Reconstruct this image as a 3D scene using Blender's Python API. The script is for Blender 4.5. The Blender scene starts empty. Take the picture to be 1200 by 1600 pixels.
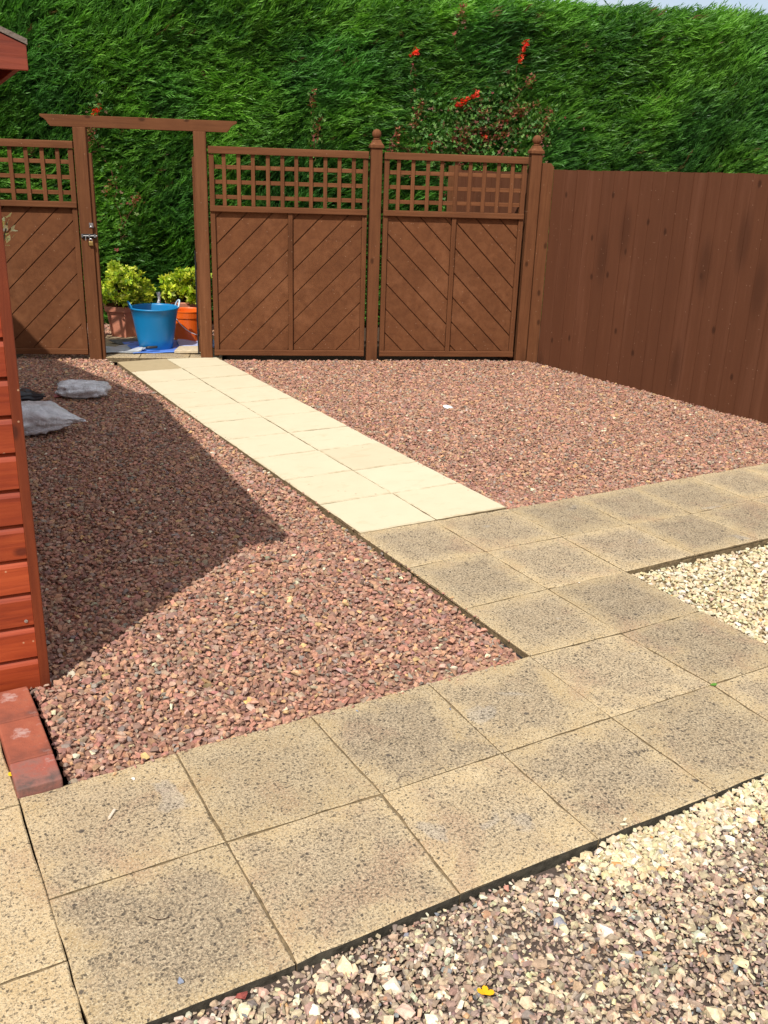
import bpy, bmesh, math, random
import numpy as np
from mathutils import Vector, Matrix
random.seed(7)
rng = np.random.default_rng(11)
scene = bpy.context.scene
col = scene.collection
# ------------------------------------------------------------------ camera
CAM = Vector((-2.0547, -2.4348, 1.7194))
YAW, PIT, ROL = 0.52334, 0.35336, 0.03321
fw = Vector((math.sin(YAW)*math.cos(PIT), math.cos(YAW)*math.cos(PIT), -math.sin(PIT)))
rt = Vector((math.cos(YAW), -math.sin(YAW), 0)); up = rt.cross(fw)
r2 = math.cos(ROL)*rt + math.sin(ROL)*up; u2 = -math.sin(ROL)*rt + math.cos(ROL)*up
cd = bpy.data.cameras.new('camera'); cam = bpy.data.objects.new('camera', cd); col.objects.link(cam)
M = Matrix((r2, u2, -fw)).transposed().to_4x4(); M.translation = CAM
cam.matrix_world = M
cd.sensor_fit = 'VERTICAL'; cd.sensor_height = 36.0; cd.lens = 36.0*1466.62/1600
cd.clip_start = 0.05; cd.clip_end = 2000
scene.camera = cam
# ------------------------------------------------------------------ light
SUN = Vector((1.224, 1.03, -2.03)).normalized()
w = bpy.data.worlds.new("World"); scene.world = w; w.use_nodes = True
nt = w.node_tree; bg = nt.nodes['Background']; bg.inputs[1].default_value = 0.15
sky = nt.nodes.new('ShaderNodeTexSky'); sky.sky_type = 'NISHITA'; sky.sun_disc = False
sky.sun_elevation = math.asin(-SUN.z); sky.sun_rotation = math.atan2(-SUN.x, -SUN.y) % (2*math.pi)
sky.air_density = 1.0; sky.dust_density = 2.5
tcw = nt.nodes.new('ShaderNodeTexCoord'); cln = nt.nodes.new('ShaderNodeTexNoise'); cln.inputs['Scale'].default_value = 2.2; cln.inputs['Detail'].default_value = 6
mpw = nt.nodes.new('ShaderNodeMapping'); mpw.inputs['Scale'].default_value = (1, 1, 2.5); nt.links.new(tcw.outputs['Generated'], mpw.inputs[0]); nt.links.new(mpw.outputs[0], cln.inputs['Vector'])
clr = nt.nodes.new('ShaderNodeValToRGB'); clr.color_ramp.elements[0].position = 0.3; clr.color_ramp.elements[1].position = 0.52; nt.links.new(cln.outputs['Fac'], clr.inputs[0])
cmx = nt.nodes.new('ShaderNodeMix'); cmx.data_type = 'RGBA'; cmx.inputs[7].default_value = (4.9, 4.95, 5.1, 1); nt.links.new(clr.outputs[0], cmx.inputs[0]); nt.links.new(sky.outputs[0], cmx.inputs[6])
nt.links.new(cmx.outputs[2], bg.inputs[0])
ld = bpy.data.lights.new('sun', 'SUN'); ld.energy = 4.2; ld.angle = math.radians(0.5); ld.color = (1.0, 0.95, 0.87)
lo = bpy.data.objects.new('sun', ld); col.objects.link(lo); lo.rotation_euler = SUN.to_track_quat('-Z', 'Y').to_euler()
lo.location = (-8, -6, 14)
vs = scene.view_settings; vs.view_transform = 'Standard'; vs.look = 'None'; vs.gamma = 1.0; vs.exposure = 0.15

# ------------------------------------------------------------------ helpers
def tag(o, label=None, cat=None, group=None, kind=None):
    if label: o['label'] = label
    if cat: o['category'] = cat
    if group: o['group'] = group
    if kind: o['kind'] = kind
    return o
def empty(name, loc=(0, 0, 0), rz=0.0):
    o = bpy.data.objects.new(name, None); col.objects.link(o)
    o.location = loc; o.rotation_euler = (0, 0, rz); o.empty_display_size = 0.1
    return o
class MB:
    def __init__(s): s.v = []; s.f = []; s.m = []; s.uv = []; s.c = []
    def add(s, vs, fs, m=0, c=(0.5, 0.5, 0.5)):
        o = len(s.v); s.v += [tuple(v) for v in vs]; s.f += [tuple(i+o for i in f) for f in fs]
        s.m += [m]*len(fs); s.c += [c]*len(vs)
    def box(s, x0, x1, y0, y1, z0, z1, m=0, c=(0.5, 0.5, 0.5)):
        s.add([(x0,y0,z0),(x1,y0,z0),(x1,y1,z0),(x0,y1,z0),(x0,y0,z1),(x1,y0,z1),(x1,y1,z1),(x0,y1,z1)],
              [(0,3,2,1),(4,5,6,7),(0,1,5,4),(1,2,6,5),(2,3,7,6),(3,0,4,7)], m, c)
    def prism_y(s, poly, y0, y1, m=0, c=(0.5,0.5,0.5)):   # poly of (x,z) counter-clockwise seen from -y
        n = len(poly)
        vs = [(x, y0, z) for x, z in poly]+[(x, y1, z) for x, z in poly]
        fs = [tuple(range(n)), tuple(range(2*n-1, n-1, -1))]
        fs += [(i, i+n, (i+1) % n+n, (i+1) % n) for i in range(n)]
        s.add(vs, fs, m, c)
    def prism_x(s, poly, x0, x1, m=0, c=(0.5,0.5,0.5)):   # poly of (y,z)
        n = len(poly)
        vs = [(x0, y, z) for y, z in poly]+[(x1, y, z) for y, z in poly]
        fs = [tuple(range(n-1, -1, -1)), tuple(range(n, 2*n))]
        fs += [(i, (i+1) % n, (i+1) % n+n, i+n) for i in range(n)]
        s.add(vs, fs, m, c)
    def tube(s, pts, rad, n=8, m=0, c=(0.5,0.5,0.5), close=False):
        pts = [Vector(p) for p in pts]; k = len(pts)
        rads = rad if isinstance(rad, (list, tuple)) else [rad]*k
        o = len(s.v); prev = None; vs = []
        for i, p in enumerate(pts):
            if close: t = pts[(i+1) % k]-pts[i-1]
            else: t = pts[min(i+1, k-1)]-pts[max(i-1, 0)]
            t.normalize()
            a = prev if prev is not None else (Vector((0,0,1)) if abs(t.z) < 0.9 else Vector((1,0,0)))
            a = (a-t*a.dot(t)).normalized(); prev = a; b = t.cross(a)
            for j in range(n):
                th = 2*math.pi*j/n
                vs.append(p+rads[i]*(math.cos(th)*a+math.sin(th)*b))
        fs = []
        for i in range(k if close else k-1):
            i2 = (i+1) % k
            for j in range(n): fs.append((i*n+j, i*n+(j+1) % n, i2*n+(j+1) % n, i2*n+j))
        if not close: fs += [tuple(range(n-1, -1, -1)), tuple(range((k-1)*n, k*n))]
        s.add(vs, fs, m, c)
    def lathe(s, prof, n=24, m=0, cx=0, cy=0, c=(0.5,0.5,0.5), a0=0.0):   # prof [(r,z)]
        k = len(prof); vs = []
        for r, z in prof:
            for j in range(n):
                th = a0+2*math.pi*j/n; vs.append((cx+r*math.cos(th), cy+r*math.sin(th), z))
        fs = []
        for i in range(k-1):
            for j in range(n): fs.append((i*n+j, i*n+(j+1) % n, (i+1)*n+(j+1) % n, (i+1)*n+j))
        s.add(vs, fs, m, c)
    def build(s, name, mats, parent=None, smooth=False, bevel=0.0, colour=False, seg=2):
        me = bpy.data.meshes.new(name); me.from_pydata(s.v, [], s.f); me.update()
        if not isinstance(mats, (list, tuple)): mats = [mats]
        for m in mats: me.materials.append(m)
        if len(mats) > 1: me.polygons.foreach_set('material_index', s.m)
        if colour:
            a = me.color_attributes.new('tint', 'FLOAT_COLOR', 'POINT')
            a.data.foreach_set('color', np.array([(*c, 1) for c in s.c], np.float32).ravel())
        bm = bmesh.new(); bm.from_mesh(me); bmesh.ops.recalc_face_normals(bm, faces=bm.faces); bm.to_mesh(me); bm.free()
        if smooth: me.polygons.foreach_set('use_smooth', [True]*len(me.polygons))
        o = bpy.data.objects.new(name, me); col.objects.link(o)
        if parent is not None: o.parent = parent
        if bevel:
            b = o.modifiers.new('bevel', 'BEVEL'); b.width = bevel; b.segments = seg; b.limit_method = 'ANGLE'; b.angle_limit = 0.6
        return o
def np_mesh(name, V, F, mat, colr=None, parent=None, smooth=False):
    """V (n,3); F (m,k) uniform face size"""
    me = bpy.data.meshes.new(name); n = len(V); m, k = F.shape
    me.vertices.add(n); me.vertices.foreach_set('co', V.astype(np.float32).ravel())
    me.loops.add(m*k); me.loops.foreach_set('vertex_index', F.astype(np.int32).ravel())
    me.polygons.add(m); me.polygons.foreach_set('loop_start', np.arange(0, m*k, k, dtype=np.int32))
    me.polygons.foreach_set('use_smooth', [smooth]*m)
    me.update(calc_edges=True)
    if colr is not None:
        a = me.color_attributes.new('tint', 'FLOAT_COLOR', 'POINT')
        c4 = np.ones((n, 4), np.float32); c4[:, :3] = colr; a.data.foreach_set('color', c4.ravel())
    for mm in (mat if isinstance(mat, (list, tuple)) else [mat]): me.materials.append(mm)
    o = bpy.data.objects.new(name, me); col.objects.link(o)
    if parent is not None: o.parent = parent
    return o
# smooth numpy noise: sum of sines
class SN:
    def __init__(s, seed, freq, dim=2, n=14):
        r = np.random.default_rng(seed); d = r.normal(size=(n, dim)); d /= np.linalg.norm(d, axis=1)[:, None]
        s.k = d*freq*r.uniform(0.5, 1.6, (n, 1)); s.p = r.uniform(0, 6.28, n); s.n = n
    def __call__(s, P): return np.sin(np.asarray(P)@s.k.T+s.p).sum(-1)/math.sqrt(s.n/2)/1.6

# ------------------------------------------------------------------ materials
class NM:
    def __init__(s, name):
        s.mat = bpy.data.materials.new(name); s.mat.use_nodes = True; s.t = s.mat.node_tree
        s.b = s.t.nodes['Principled BSDF']; s.L = s.t.links.new
    def n(s, typ, **kw):
        nd = s.t.nodes.new(typ)
        for k, v in kw.items(): setattr(nd, k, v)
        return nd
    def coord(s, kind='Object', scale=(1, 1, 1), loc=(0, 0, 0)):
        tc = s.n('ShaderNodeTexCoord'); mp = s.n('ShaderNodeMapping'); mp.inputs['Scale'].default_value = scale
        mp.inputs['Location'].default_value = loc; s.L(tc.outputs[kind], mp.inputs[0]); return mp.outputs[0]
    def noise(s, vec, scale, detail=3, rough=0.55, dist=0):
        x = s.n('ShaderNodeTexNoise'); x.inputs['Scale'].default_value = scale; x.inputs['Detail'].default_value = detail
        x.inputs['Roughness'].default_value = rough; x.inputs['Distortion'].default_value = dist; s.L(vec, x.inputs['Vector']); return x.outputs['Fac']
    def vor(s, vec, scale, out='Distance', feat='F1', rnd=1.0):
        x = s.n('ShaderNodeTexVoronoi', feature=feat); x.inputs['Scale'].default_value = scale; x.inputs['Randomness'].default_value = rnd
        s.L(vec, x.inputs['Vector']); return x
    def flat_vor(s, vec, scale):        # cells in the face plane (local x and z)
        a = s.n('ShaderNodeSeparateXYZ'); s.L(vec, a.inputs[0]); b = s.n('ShaderNodeCombineXYZ'); s.L(a.outputs[0], b.inputs[0]); s.L(a.outputs[2], b.inputs[1])
        x = s.n('ShaderNodeTexVoronoi', voronoi_dimensions='2D'); x.inputs['Scale'].default_value = scale; s.L(b.outputs[0], x.inputs['Vector']); return x
    def ramp(s, fac, stops):
        r = s.n('ShaderNodeValToRGB'); e = r.color_ramp.elements
        while len(e) < len(stops): e.new(0.5)
        for el, (p, c) in zip(e, stops): el.position = p; el.color = (*(c if isinstance(c, tuple) else (c, c, c)), 1)
        s.L(fac, r.inputs[0]); return r.outputs[0]
    def mix(s, fac, a, b, typ='MIX'):
        m = s.n('ShaderNodeMix', data_type='RGBA', blend_type=typ)
        for i, v in ((0, fac), (6, a), (7, b)):
            if isinstance(v, (int, float)): m.inputs[i].default_value = v
            elif isinstance(v, tuple): m.inputs[i].default_value = (*v, 1)
            else: s.L(v, m.inputs[i])
        return m.outputs[2]
    def math(s, op, a, b=0.0, c=None):
        m = s.n('ShaderNodeMath', operation=op)
        for i, v in enumerate((a, b) if c is None else (a, b, c)):
            if isinstance(v, (int, float)): m.inputs[i].default_value = v
            else: s.L(v, m.inputs[i])
        return m.outputs[0]
    def attr(s, name='tint'):
        a = s.n('ShaderNodeAttribute'); a.attribute_name = name; return a.outputs['Color']
    def sep(s, v):
        x = s.n('ShaderNodeSeparateColor'); s.L(v, x.inputs[0]); return x.outputs
    def bump(s, h, strength=0.3, dist=0.01):
        b = s.n('ShaderNodeBump'); b.inputs['Strength'].default_value = strength; b.inputs['Distance'].default_value = dist
        s.L(h, b.inputs['Height']); s.L(b.outputs[0], s.b.inputs['Normal'])
    def out(s, colr, rough=0.7, spec=0.3, **kw):
        if isinstance(colr, tuple): s.b.inputs['Base Color'].default_value = (*colr, 1)
        else: s.L(colr, s.b.inputs['Base Color'])
        if isinstance(rough, (int, float)): s.b.inputs['Roughness'].default_value = rough
        else: s.L(rough, s.b.inputs['Roughness'])
        s.b.inputs['Specular IOR Level'].default_value = spec
        for k, v in kw.items(): s.b.inputs[k].default_value = v
        return s.mat
def wood(name, base, light, dark, grain='z', gs=1.0, rough=0.6, knots=True, spec=0.3, wear=0.0, island=0.12, pale=(0.5,0.35,0.25)):
    m = NM(name); sc = {'x': (1.6, 28, 28), 'z': (28, 28, 1.6), 'd': (9, 9, 9)}[grain]
    co = m.coord('Object', tuple(x*gs for x in sc))
    g = m.noise(co, 1.6, 5, 0.62, 0.6)
    c = m.ramp(g, [(0.25, dark), (0.5, base), (0.8, light)])
    blot = m.noise(m.coord('Object'), 3.2, 4, 0.65)
    c = m.mix(m.math('MULTIPLY', m.ramp(blot, [(0.42, 0.0), (0.7, 1.0)]), 0.5), c, dark)
    fade = m.noise(m.coord('Object', tuple(x*0.12 for x in sc), (3, 1, 2)), 2.4, 5, 0.7)
    c = m.mix(m.math('MULTIPLY', m.ramp(fade, [(0.52, 0.0), (0.72, 1.0)]), 0.5), c, tuple(min(1, x*1.35+.008) for x in light))
    gi = m.n('ShaderNodeNewGeometry')
    v = m.math('MULTIPLY_ADD', gi.outputs['Random Per Island'], 2*island, 1-island)
    vv = m.n('ShaderNodeCombineXYZ')
    for i in range(3): m.L(v, vv.inputs[i])
    c = m.mix(1.0, c, vv.outputs[0], 'MULTIPLY')
    if knots:
        kx = {'x': (0.55, 0, 1), 'z': (1, 0, 0.55), 'd': (1, 0, 1)}[grain]
        k = m.flat_vor(m.coord('Object', kx), 5.0)
        ks = m.sep(k.outputs['Color'])[0]
        kk = m.math('MULTIPLY', m.ramp(m.math('ADD', k.outputs['Distance'], m.math('MULTIPLY', g, 0.06)), [(0.075, 1.0), (0.125, 0.0)]), m.math('GREATER_THAN', ks, 0.74))
        c = m.mix(m.math('MULTIPLY', kk, 0.75), c, tuple(x*0.35 for x in dark))
        k2 = m.flat_vor(m.coord('Object', tuple(q*(.5 if q == .55 else 1) for q in kx), (3.3, 0, 1.7)), 3.4)
        kk = m.math('MULTIPLY', m.ramp(k2.outputs['Distance'], [(0.10, 1.0), (0.26, 0.0)]), m.math('GREATER_THAN', m.sep(k2.outputs['Color'])[1], 0.66))
        c = m.mix(m.math('MULTIPLY', kk, 0.6), c, tuple(x*0.6 for x in dark))
    if wear:
        wn = m.noise(m.coord('Object', tuple(x*0.5 for x in sc)), 3.0, 6, 0.75)
        wm = m.math('MULTIPLY', m.ramp(wn, [(0.66, 0.0), (0.74, 1.0)]), wear)
        c = m.mix(wm, c, pale)
    dots = m.flat_vor(m.coord('Object', (1, 0, 1)), 30)
    dm = m.math('MULTIPLY', m.ramp(dots.outputs['Distance'], [(0.07, 1.0), (0.12, 0.0)]), m.math('GREATER_THAN', m.sep(dots.outputs['Color'])[1], 0.965))
    c = m.mix(m.math('MULTIPLY', dm, 0.55), c, pale)
    m.bump(g, 0.35, 0.004)
    return m.out(c, m.ramp(g, [(0.2, rough-0.08), (0.8, rough+0.12)]), spec)
BR = dict(base=(0.152, 0.058, 0.0235), light=(0.190, 0.078, 0.033), dark=(0.108, 0.040, 0.0165), rough=0.8, spec=0.15, pale=(0.42, 0.26, 0.17))
M_post = wood('post_paint', grain='z', wear=0.15, **BR)
M_rail = wood('rail_paint', grain='x', wear=0.2, **BR)
M_board = wood('diagonal_board_paint', grain='d', wear=0.12, knots=False, island=0.05, **BR)
M_lat = wood('lattice_paint', grain='z', knots=False, **BR)
FR = dict(base=(0.108, 0.040, 0.0190), light=(0.124, 0.048, 0.024), dark=(0.100, 0.037, 0.018), rough=0.8, spec=0.15, pale=(0.4, 0.24, 0.16))
M_feather = wood('feather_board_paint', grain='z', wear=0.28, gs=.5, island=0.06, **FR)
SH = dict(base=(0.32, 0.048, 0.012), light=(0.39, 0.070, 0.017), dark=(0.19, 0.024, 0.009), rough=0.5, spec=0.4, pale=(0.62, 0.38, 0.22))
M_shed = wood('shed_stain', grain='x', wear=0.3, island=0.1, **SH)
M_trim = wood('shed_trim_stain', grain='z', wear=0.1, **{**SH, 'base': (0.18, 0.032, 0.008), 'light': (0.23, 0.044, 0.010), 'dark': (0.12, 0.020, 0.006)})
M_barge = wood('barge_stain', grain='x', wear=0.1, **{**SH, 'base': (0.22, 0.038, 0.016), 'light': (0.27, 0.052, 0.022), 'dark': (0.13, 0.024, 0.012), 'rough': 0.6})
def simple(name, c, rough=0.6, spec=0.4, var=0.12, scale=12, bump=0.0, **kw):
    m = NM(name); n = m.noise(m.coord('Object'), scale, 4)
    cc = m.ramp(n, [(0.25, tuple(x*(1-var) for x in c)), (0.75, tuple(min(1, x*(1+var)) for x in c))])
    if bump: m.bump(n, bump, 0.01)
    return m.out(cc, rough, spec, **kw)

def slab_mat():
    m = NM('weathered_concrete_slab'); P = m.coord('Object')
    t = m.sep(m.attr('tint'))                # r random tone, g wear
    uvn = m.n('ShaderNodeUVMap'); uvn.uv_map = 'slab'
    sx = m.n('ShaderNodeSeparateXYZ'); m.L(uvn.outputs[0], sx.inputs[0])
    eu = m.math('MINIMUM', sx.outputs[0], m.math('SUBTRACT', 1.0, sx.outputs[0]))
    ev = m.math('MINIMUM', sx.outputs[1], m.math('SUBTRACT', 1.0, sx.outputs[1]))
    e = m.math('MINIMUM', eu, ev)
    n1 = m.noise(P, 5.5, 4, 0.6)
    mid = m.ramp(m.math('ADD', e, m.math('MULTIPLY', m.math('SUBTRACT', n1, 0.5), t[2])), [(0.02, 0.0), (0.22, 1.0)])
    wear = m.math('MULTIPLY', mid, t[1])
    buff = m.mix(m.ramp(m.noise(P, 9, 3), [(0.35, 0.0), (0.65, 1.0)]), (0.475, 0.35, 0.19), (0.55, 0.43, 0.262))
    grey = m.mix(m.ramp(m.noise(P, 14, 3), [(0.35, 0.0), (0.65, 1.0)]), (0.385, 0.295, 0.195), (0.46, 0.365, 0.25))
    c = m.mix(m.math('MULTIPLY', wear, 0.9), buff, grey)
    tv = m.math('MULTIPLY_ADD', t[0], 0.26, 0.85); cv = m.n('ShaderNodeCombineXYZ')
    for i in range(3): m.L(tv, cv.inputs[i])
    c = m.mix(1.0, c, cv.outputs[0], 'MULTIPLY')
    pk = m.ramp(m.noise(P, 3.1, 5, 0.65, 0.8), [(0.54, 0.0), (0.66, 1.0)])
    c = m.mix(m.math('MULTIPLY', pk, 0.42), c, (0.36, 0.21, 0.14))
    gs = m.ramp(m.noise(m.coord('Object', loc=(4.2, 1.7, 0)), 4.3, 4, 0.55, 0.4), [(0.66, 0.0), (0.70, 1.0)])
    c = m.mix(m.math('MULTIPLY', gs, 0.4), c, (0.38, 0.365, 0.35))
    g1 = m.noise(P, 230, 2, 0.7); g2 = m.noise(P, 120, 3, 0.75); g3 = m.noise(m.coord('Object', loc=(7, 3, 0)), 150, 3, 0.75)
    wn_ = m.n('ShaderNodeTexNoise'); wn_.inputs['Scale'].default_value = 90; wn_.inputs['Detail'].default_value = 3; m.L(P, wn_.inputs['Vector'])
    wp = m.n('ShaderNodeVectorMath', operation='MULTIPLY_ADD'); m.L(wn_.outputs['Color'], wp.inputs[0]); wp.inputs[1].default_value = (.016, .016, .016); m.L(P, wp.inputs[2]); PW = wp.outputs[0]
    lt = m.ramp(g3, [(0.50, 0.0), (0.64, 1.0)])
    c = m.mix(m.math('MULTIPLY', lt, 0.70), c, (0.66, 0.56, 0.38))
    c = m.mix(m.math('MULTIPLY', m.ramp(g1, [(0.32, 1.0), (0.50, 0.0)]), 0.5), c, (0.22, 0.165, 0.10))
    wv = m.noise(P, 9, 5, 0.7)          # clumps of dirt
    cw = m.math('ADD', m.math('MULTIPLY', m.math('SUBTRACT', wv, 0.5), 0.9), m.math('MULTIPLY', wear, 0.42))
    dk = m.ramp(m.math('ADD', g2, m.math('MULTIPLY', cw, 0.14)), [(0.56, 0.0), (0.64, 1.0)])
    c = m.mix(m.math('MULTIPLY', dk, 0.68), c, (0.135, 0.11, 0.08))
    def spots(c, sc_, thr, rad, colr, k, loc):
        mp = m.n('ShaderNodeMapping'); mp.inputs['Location'].default_value = loc; m.L(PW, mp.inputs[0])
        v = m.vor(mp.outputs[0], sc_); cc = m.sep(v.outputs['Color'])
        r_ = m.math('MULTIPLY_ADD', cc[2], rad*.8, rad*.6)
        on = m.math('GREATER_THAN', m.math('ADD', cc[0], m.math('MULTIPLY', cw, 0.45)), thr)
        f_ = m.math('MULTIPLY', m.math('LESS_THAN', v.outputs['Distance'], r_), on)
        return m.mix(m.math('MULTIPLY', f_, k), c, colr), f_
    c, f0 = spots(c, 210, 0.74, .40, (0.12, 0.095, 0.065), .62, (3, 1, 0))
    c, f1 = spots(c, 125, 0.80, .36, (0.075, 0.06, 0.045), .72, (0, 0, 0))
    c, f2 = spots(c, 66, 0.97, .28, (0.06, 0.05, 0.042), .8, (.4, .2, 0))
    c, f3 = spots(c, 31, 1.06, .20, (0.055, 0.048, 0.042), .8, (.7, .1, 0))
    pit = m.math('MAXIMUM', f1, f2)
    v2 = m.vor(m.coord('Object', loc=(0.3, 0.7, 0)), 15); wob = m.math('ADD', v2.outputs['Distance'], m.math('MULTIPLY', m.math('SUBTRACT', g2, 0.5), 0.22))
    wob = m.math('ADD', wob, m.math('MULTIPLY', m.sep(v2.outputs['Color'])[2], 0.07))
    sp = m.math('MULTIPLY', m.ramp(wob, [(0.10, 1.0), (0.14, 0.0)]), m.math('GREATER_THAN', m.sep(v2.outputs['Color'])[1], 0.80))
    c = m.mix(m.math('MULTIPLY', sp, 0.82), c, (0.06, 0.052, 0.05))
    h = m.math('ADD', m.math('SUBTRACT', g3, m.math('MULTIPLY', dk, 0.35)), m.math('MULTIPLY', pit, -0.8))
    m.bump(m.math('ADD', h, m.math('MULTIPLY', g1, 0.6)), 0.6, 0.004)
    return m.out(c, 0.92, 0.15)
M_slab = slab_mat()
def cream_mat():
    m = NM('cream_path_slab'); P = m.coord('Object'); t = m.sep(m.attr('tint'))
    c = m.mix(m.noise(P, 6, 3), (0.57, 0.50, 0.345), (0.65, 0.58, 0.41))
    c = m.mix(m.math('MULTIPLY', t[0], 0.3), c, (0.67, 0.61, 0.45))
    st = m.ramp(m.noise(m.coord('Object', (1, 2.6, 1)), 4.0, 6, 0.75, 0.5), [(0.55, 0.0), (0.72, 1.0)])
    c = m.mix(m.math('MULTIPLY', st, 0.42), c, (0.50, 0.36, 0.20))
    v = m.vor(P, 30); sp = m.math('MULTIPLY', m.ramp(v.outputs['Distance'], [(0.1, 1.0), (0.25, 0.0)]), m.math('GREATER_THAN', m.sep(v.outputs['Color'])[0], 0.93))
    cl = m.ramp(m.noise(P, 3.0, 3), [(0.5, 0.0), (0.62, 1.0)])
    c = m.mix(m.math('MULTIPLY', sp, m.math('MULTIPLY', cl, 0.7)), c, (0.25, 0.16, 0.08))
    c = m.mix(t[1], c, m.mix(m.noise(P, 18, 4), (0.36, 0.28, 0.16), (0.47, 0.37, 0.22)))
    # dirt worked along the slab edges
    uvn = m.n('ShaderNodeUVMap'); uvn.uv_map = 'slab'
    sx = m.n('ShaderNodeSeparateXYZ'); m.L(uvn.outputs[0], sx.inputs[0])
    ev = m.math('MINIMUM', m.math('MINIMUM', sx.outputs[1], m.math('SUBTRACT', 1.0, sx.outputs[1])), m.math('MINIMUM', m.math('MULTIPLY_ADD', sx.outputs[0], 1.0, 0.012), m.math('SUBTRACT', 1.012, sx.outputs[0])))
    ed = m.ramp(m.math('ADD', ev, m.math('MULTIPLY', m.noise(P, 22, 5, 0.7), 0.12)), [(0.062, 1.0), (0.095, 0.0)])
    c = m.mix(m.math('MULTIPLY', ed, m.ramp(m.noise(P, 7, 3), [(0.35, 0.12), (0.65, 0.75)])), c, (0.34, 0.25, 0.14))
    m.bump(m.noise(P, 60, 4), 0.2, 0.003)
    return m.out(c, 0.85, 0.2)
M_cream = cream_mat()
def stone_mat(name):
    m = NM(name); a = m.attr('tint'); P = m.coord('Object')
    n = m.noise(P, 95, 4, 0.7); n2 = m.noise(P, 260, 2, 0.6)
    c = m.mix(1.0, a, m.ramp(n, [(0.25, 0.66), (0.75, 1.3)]), 'MULTIPLY')
    m.bump(m.math('ADD', n, n2), 0.4, 0.002)
    return m.out(c, 0.85, 0.25)
M_stone = stone_mat('gravel_stone')
M_soil = simple('soil', (0.07, 0.045, 0.03), 0.95, 0.1, 0.4, 30, 0.5)
M_membrane = simple('weed_membrane', (0.03, 0.03, 0.032), 0.8, 0.2, 0.3, 20)
def leaf_mat(name, trans=0.25, rough=0.5):
    m = NM(name); a = m.attr('tint'); m.out(a, rough, 0.35)
    tr = m.n('ShaderNodeBsdfTranslucent'); m.L(m.mix(1.0, a, (1.3, 1.5, 0.6), 'MULTIPLY'), tr.inputs[0])
    mx = m.n('ShaderNodeMixShader'); mx.inputs[0].default_value = trans
    m.L(m.b.outputs[0], mx.inputs[1]); m.L(tr.outputs[0], mx.inputs[2])
    m.L(mx.outputs[0], m.t.nodes['Material Output'].inputs[0]); return m.mat
M_leaf = leaf_mat('leaf'); M_needle = leaf_mat('conifer_foliage', 0.28, 0.45); M_petal = leaf_mat('petal', 0.3)

# ------------------------------------------------------------------ ground
g = MB(); g.add([(-60,-60,-.075),(60,-60,-.075),(60,60,-.075),(-60,60,-.075)], [(0,1,2,3)])
tag(g.build('ground', M_soil), kind='structure')
# paving corners measured on the ground (m); S is the slab pitch
S = 0.4565
meas = {(0,3):(0.005,1.388),(1,3):(0.45,1.383),(0,2):(0.014,0.917),(1,2):(0.455,0.925),(2,2):(0.918,0.922),(3,2):(1.35,0.909),(4,2):(1.79,0.885),(0,1):(0.012,0.452),(1,1):(0.457,0.458),(2,1):(0.906,0.448),(0,0):(0.01,0.007),(1,0):(0.457,-0.004),(-1,0):(-0.442,0.008),(-2,0):(-0.904,0.003),(-3,0):(-1.362,0.003),(-4,0):(-1.826,-0.012),(0,-1):(-0.002,-0.456),(1,-1):(0.478,-0.457),(-1,-1):(-0.457,-0.457),(-2,-1):(-0.893,-0.462),(-3,-1):(-1.368,-0.453),(-4,-1):(-1.829,-0.453),(-1,-2):(-0.457,-0.910),(-2,-2):(-0.913,-0.906),(-3,-2):(-1.370,-0.918),(-4,-2):(-1.83,-0.912)}
def corner(i, j): return meas.get((i, j), (i*S, j*S if j < 3 else j*S+0.0))
def slab(V, F, UV, C, q, rnd, wear, ztop=0.0, th=0.045, gap=0.0013, ch=0.003, edgev=0.3):
    """q: four ground corners ccw; a chamfered slab"""
    q = [Vector((x, y)) for x, y in q]; cen = sum(q, Vector((0, 0)))/4
    def inset(d):
        r = []
        for k in range(4):
            a, b, c = q[k-1], q[k], q[(k+1) % 4]
            r.append(b+((a-b).normalized()+(c-b).normalized())*d)
        return r
    o = len(V); dz = [random.uniform(-1, 1)*0.0012 for _ in range(4)]
    n = 5; q0 = inset(gap)
    # slightly chipped outlines: subdivide edges
    rings = []
    for d, z in ((gap+0.001, -th), (gap, -ch), (gap+ch, 0.0)):
        c4 = inset(d); ring = []
        for k in range(4):
            a, b = c4[k], c4[(k+1) % 4]
            for s_ in range(8):
                t = s_/8; p = a.lerp(b, t); zz = dz[k]*(1-t)+dz[(k+1) % 4]*t
                ring.append([p, z+zz+ztop])
        rings.append(ring)
    chip = [random.uniform(0, 0.0018) if random.random() < 0.75 else random.uniform(0.002, 0.006) for _ in range(32)]
    for ri, ring in enumerate(rings):
        for k, (p, z) in enumerate(ring):
            if ri > 0:
                p = p+(cen-p).normalized()*chip[k]*(1 if ri == 1 else 1.3)
            V.append((p.x, p.y, z))
            # uv from bilinear approx
            u = (p-q[0]).dot(q[1]-q[0])/(q[1]-q[0]).length_squared; v = (p-q[0]).dot(q[3]-q[0])/(q[3]-q[0]).length_squared
            UV.append((u, v)); C.append((rnd, wear, edgev))
    for r in range(2):
        for k in range(32): F.append((o+r*32+k, o+r*32+(k+1) % 32, o+(r+1)*32+(k+1) % 32, o+(r+1)*32+k))
    F.append(tuple(o+64+k for k in range(32))); SIDES.extend(range(len(F)-65, len(F)-33)); EXPOSED.extend(range(len(F)-65, len(F)-57) if q[0].y < -.8 and edgev > .9 else [])
SIDES = []; EXPOSED = []
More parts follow.
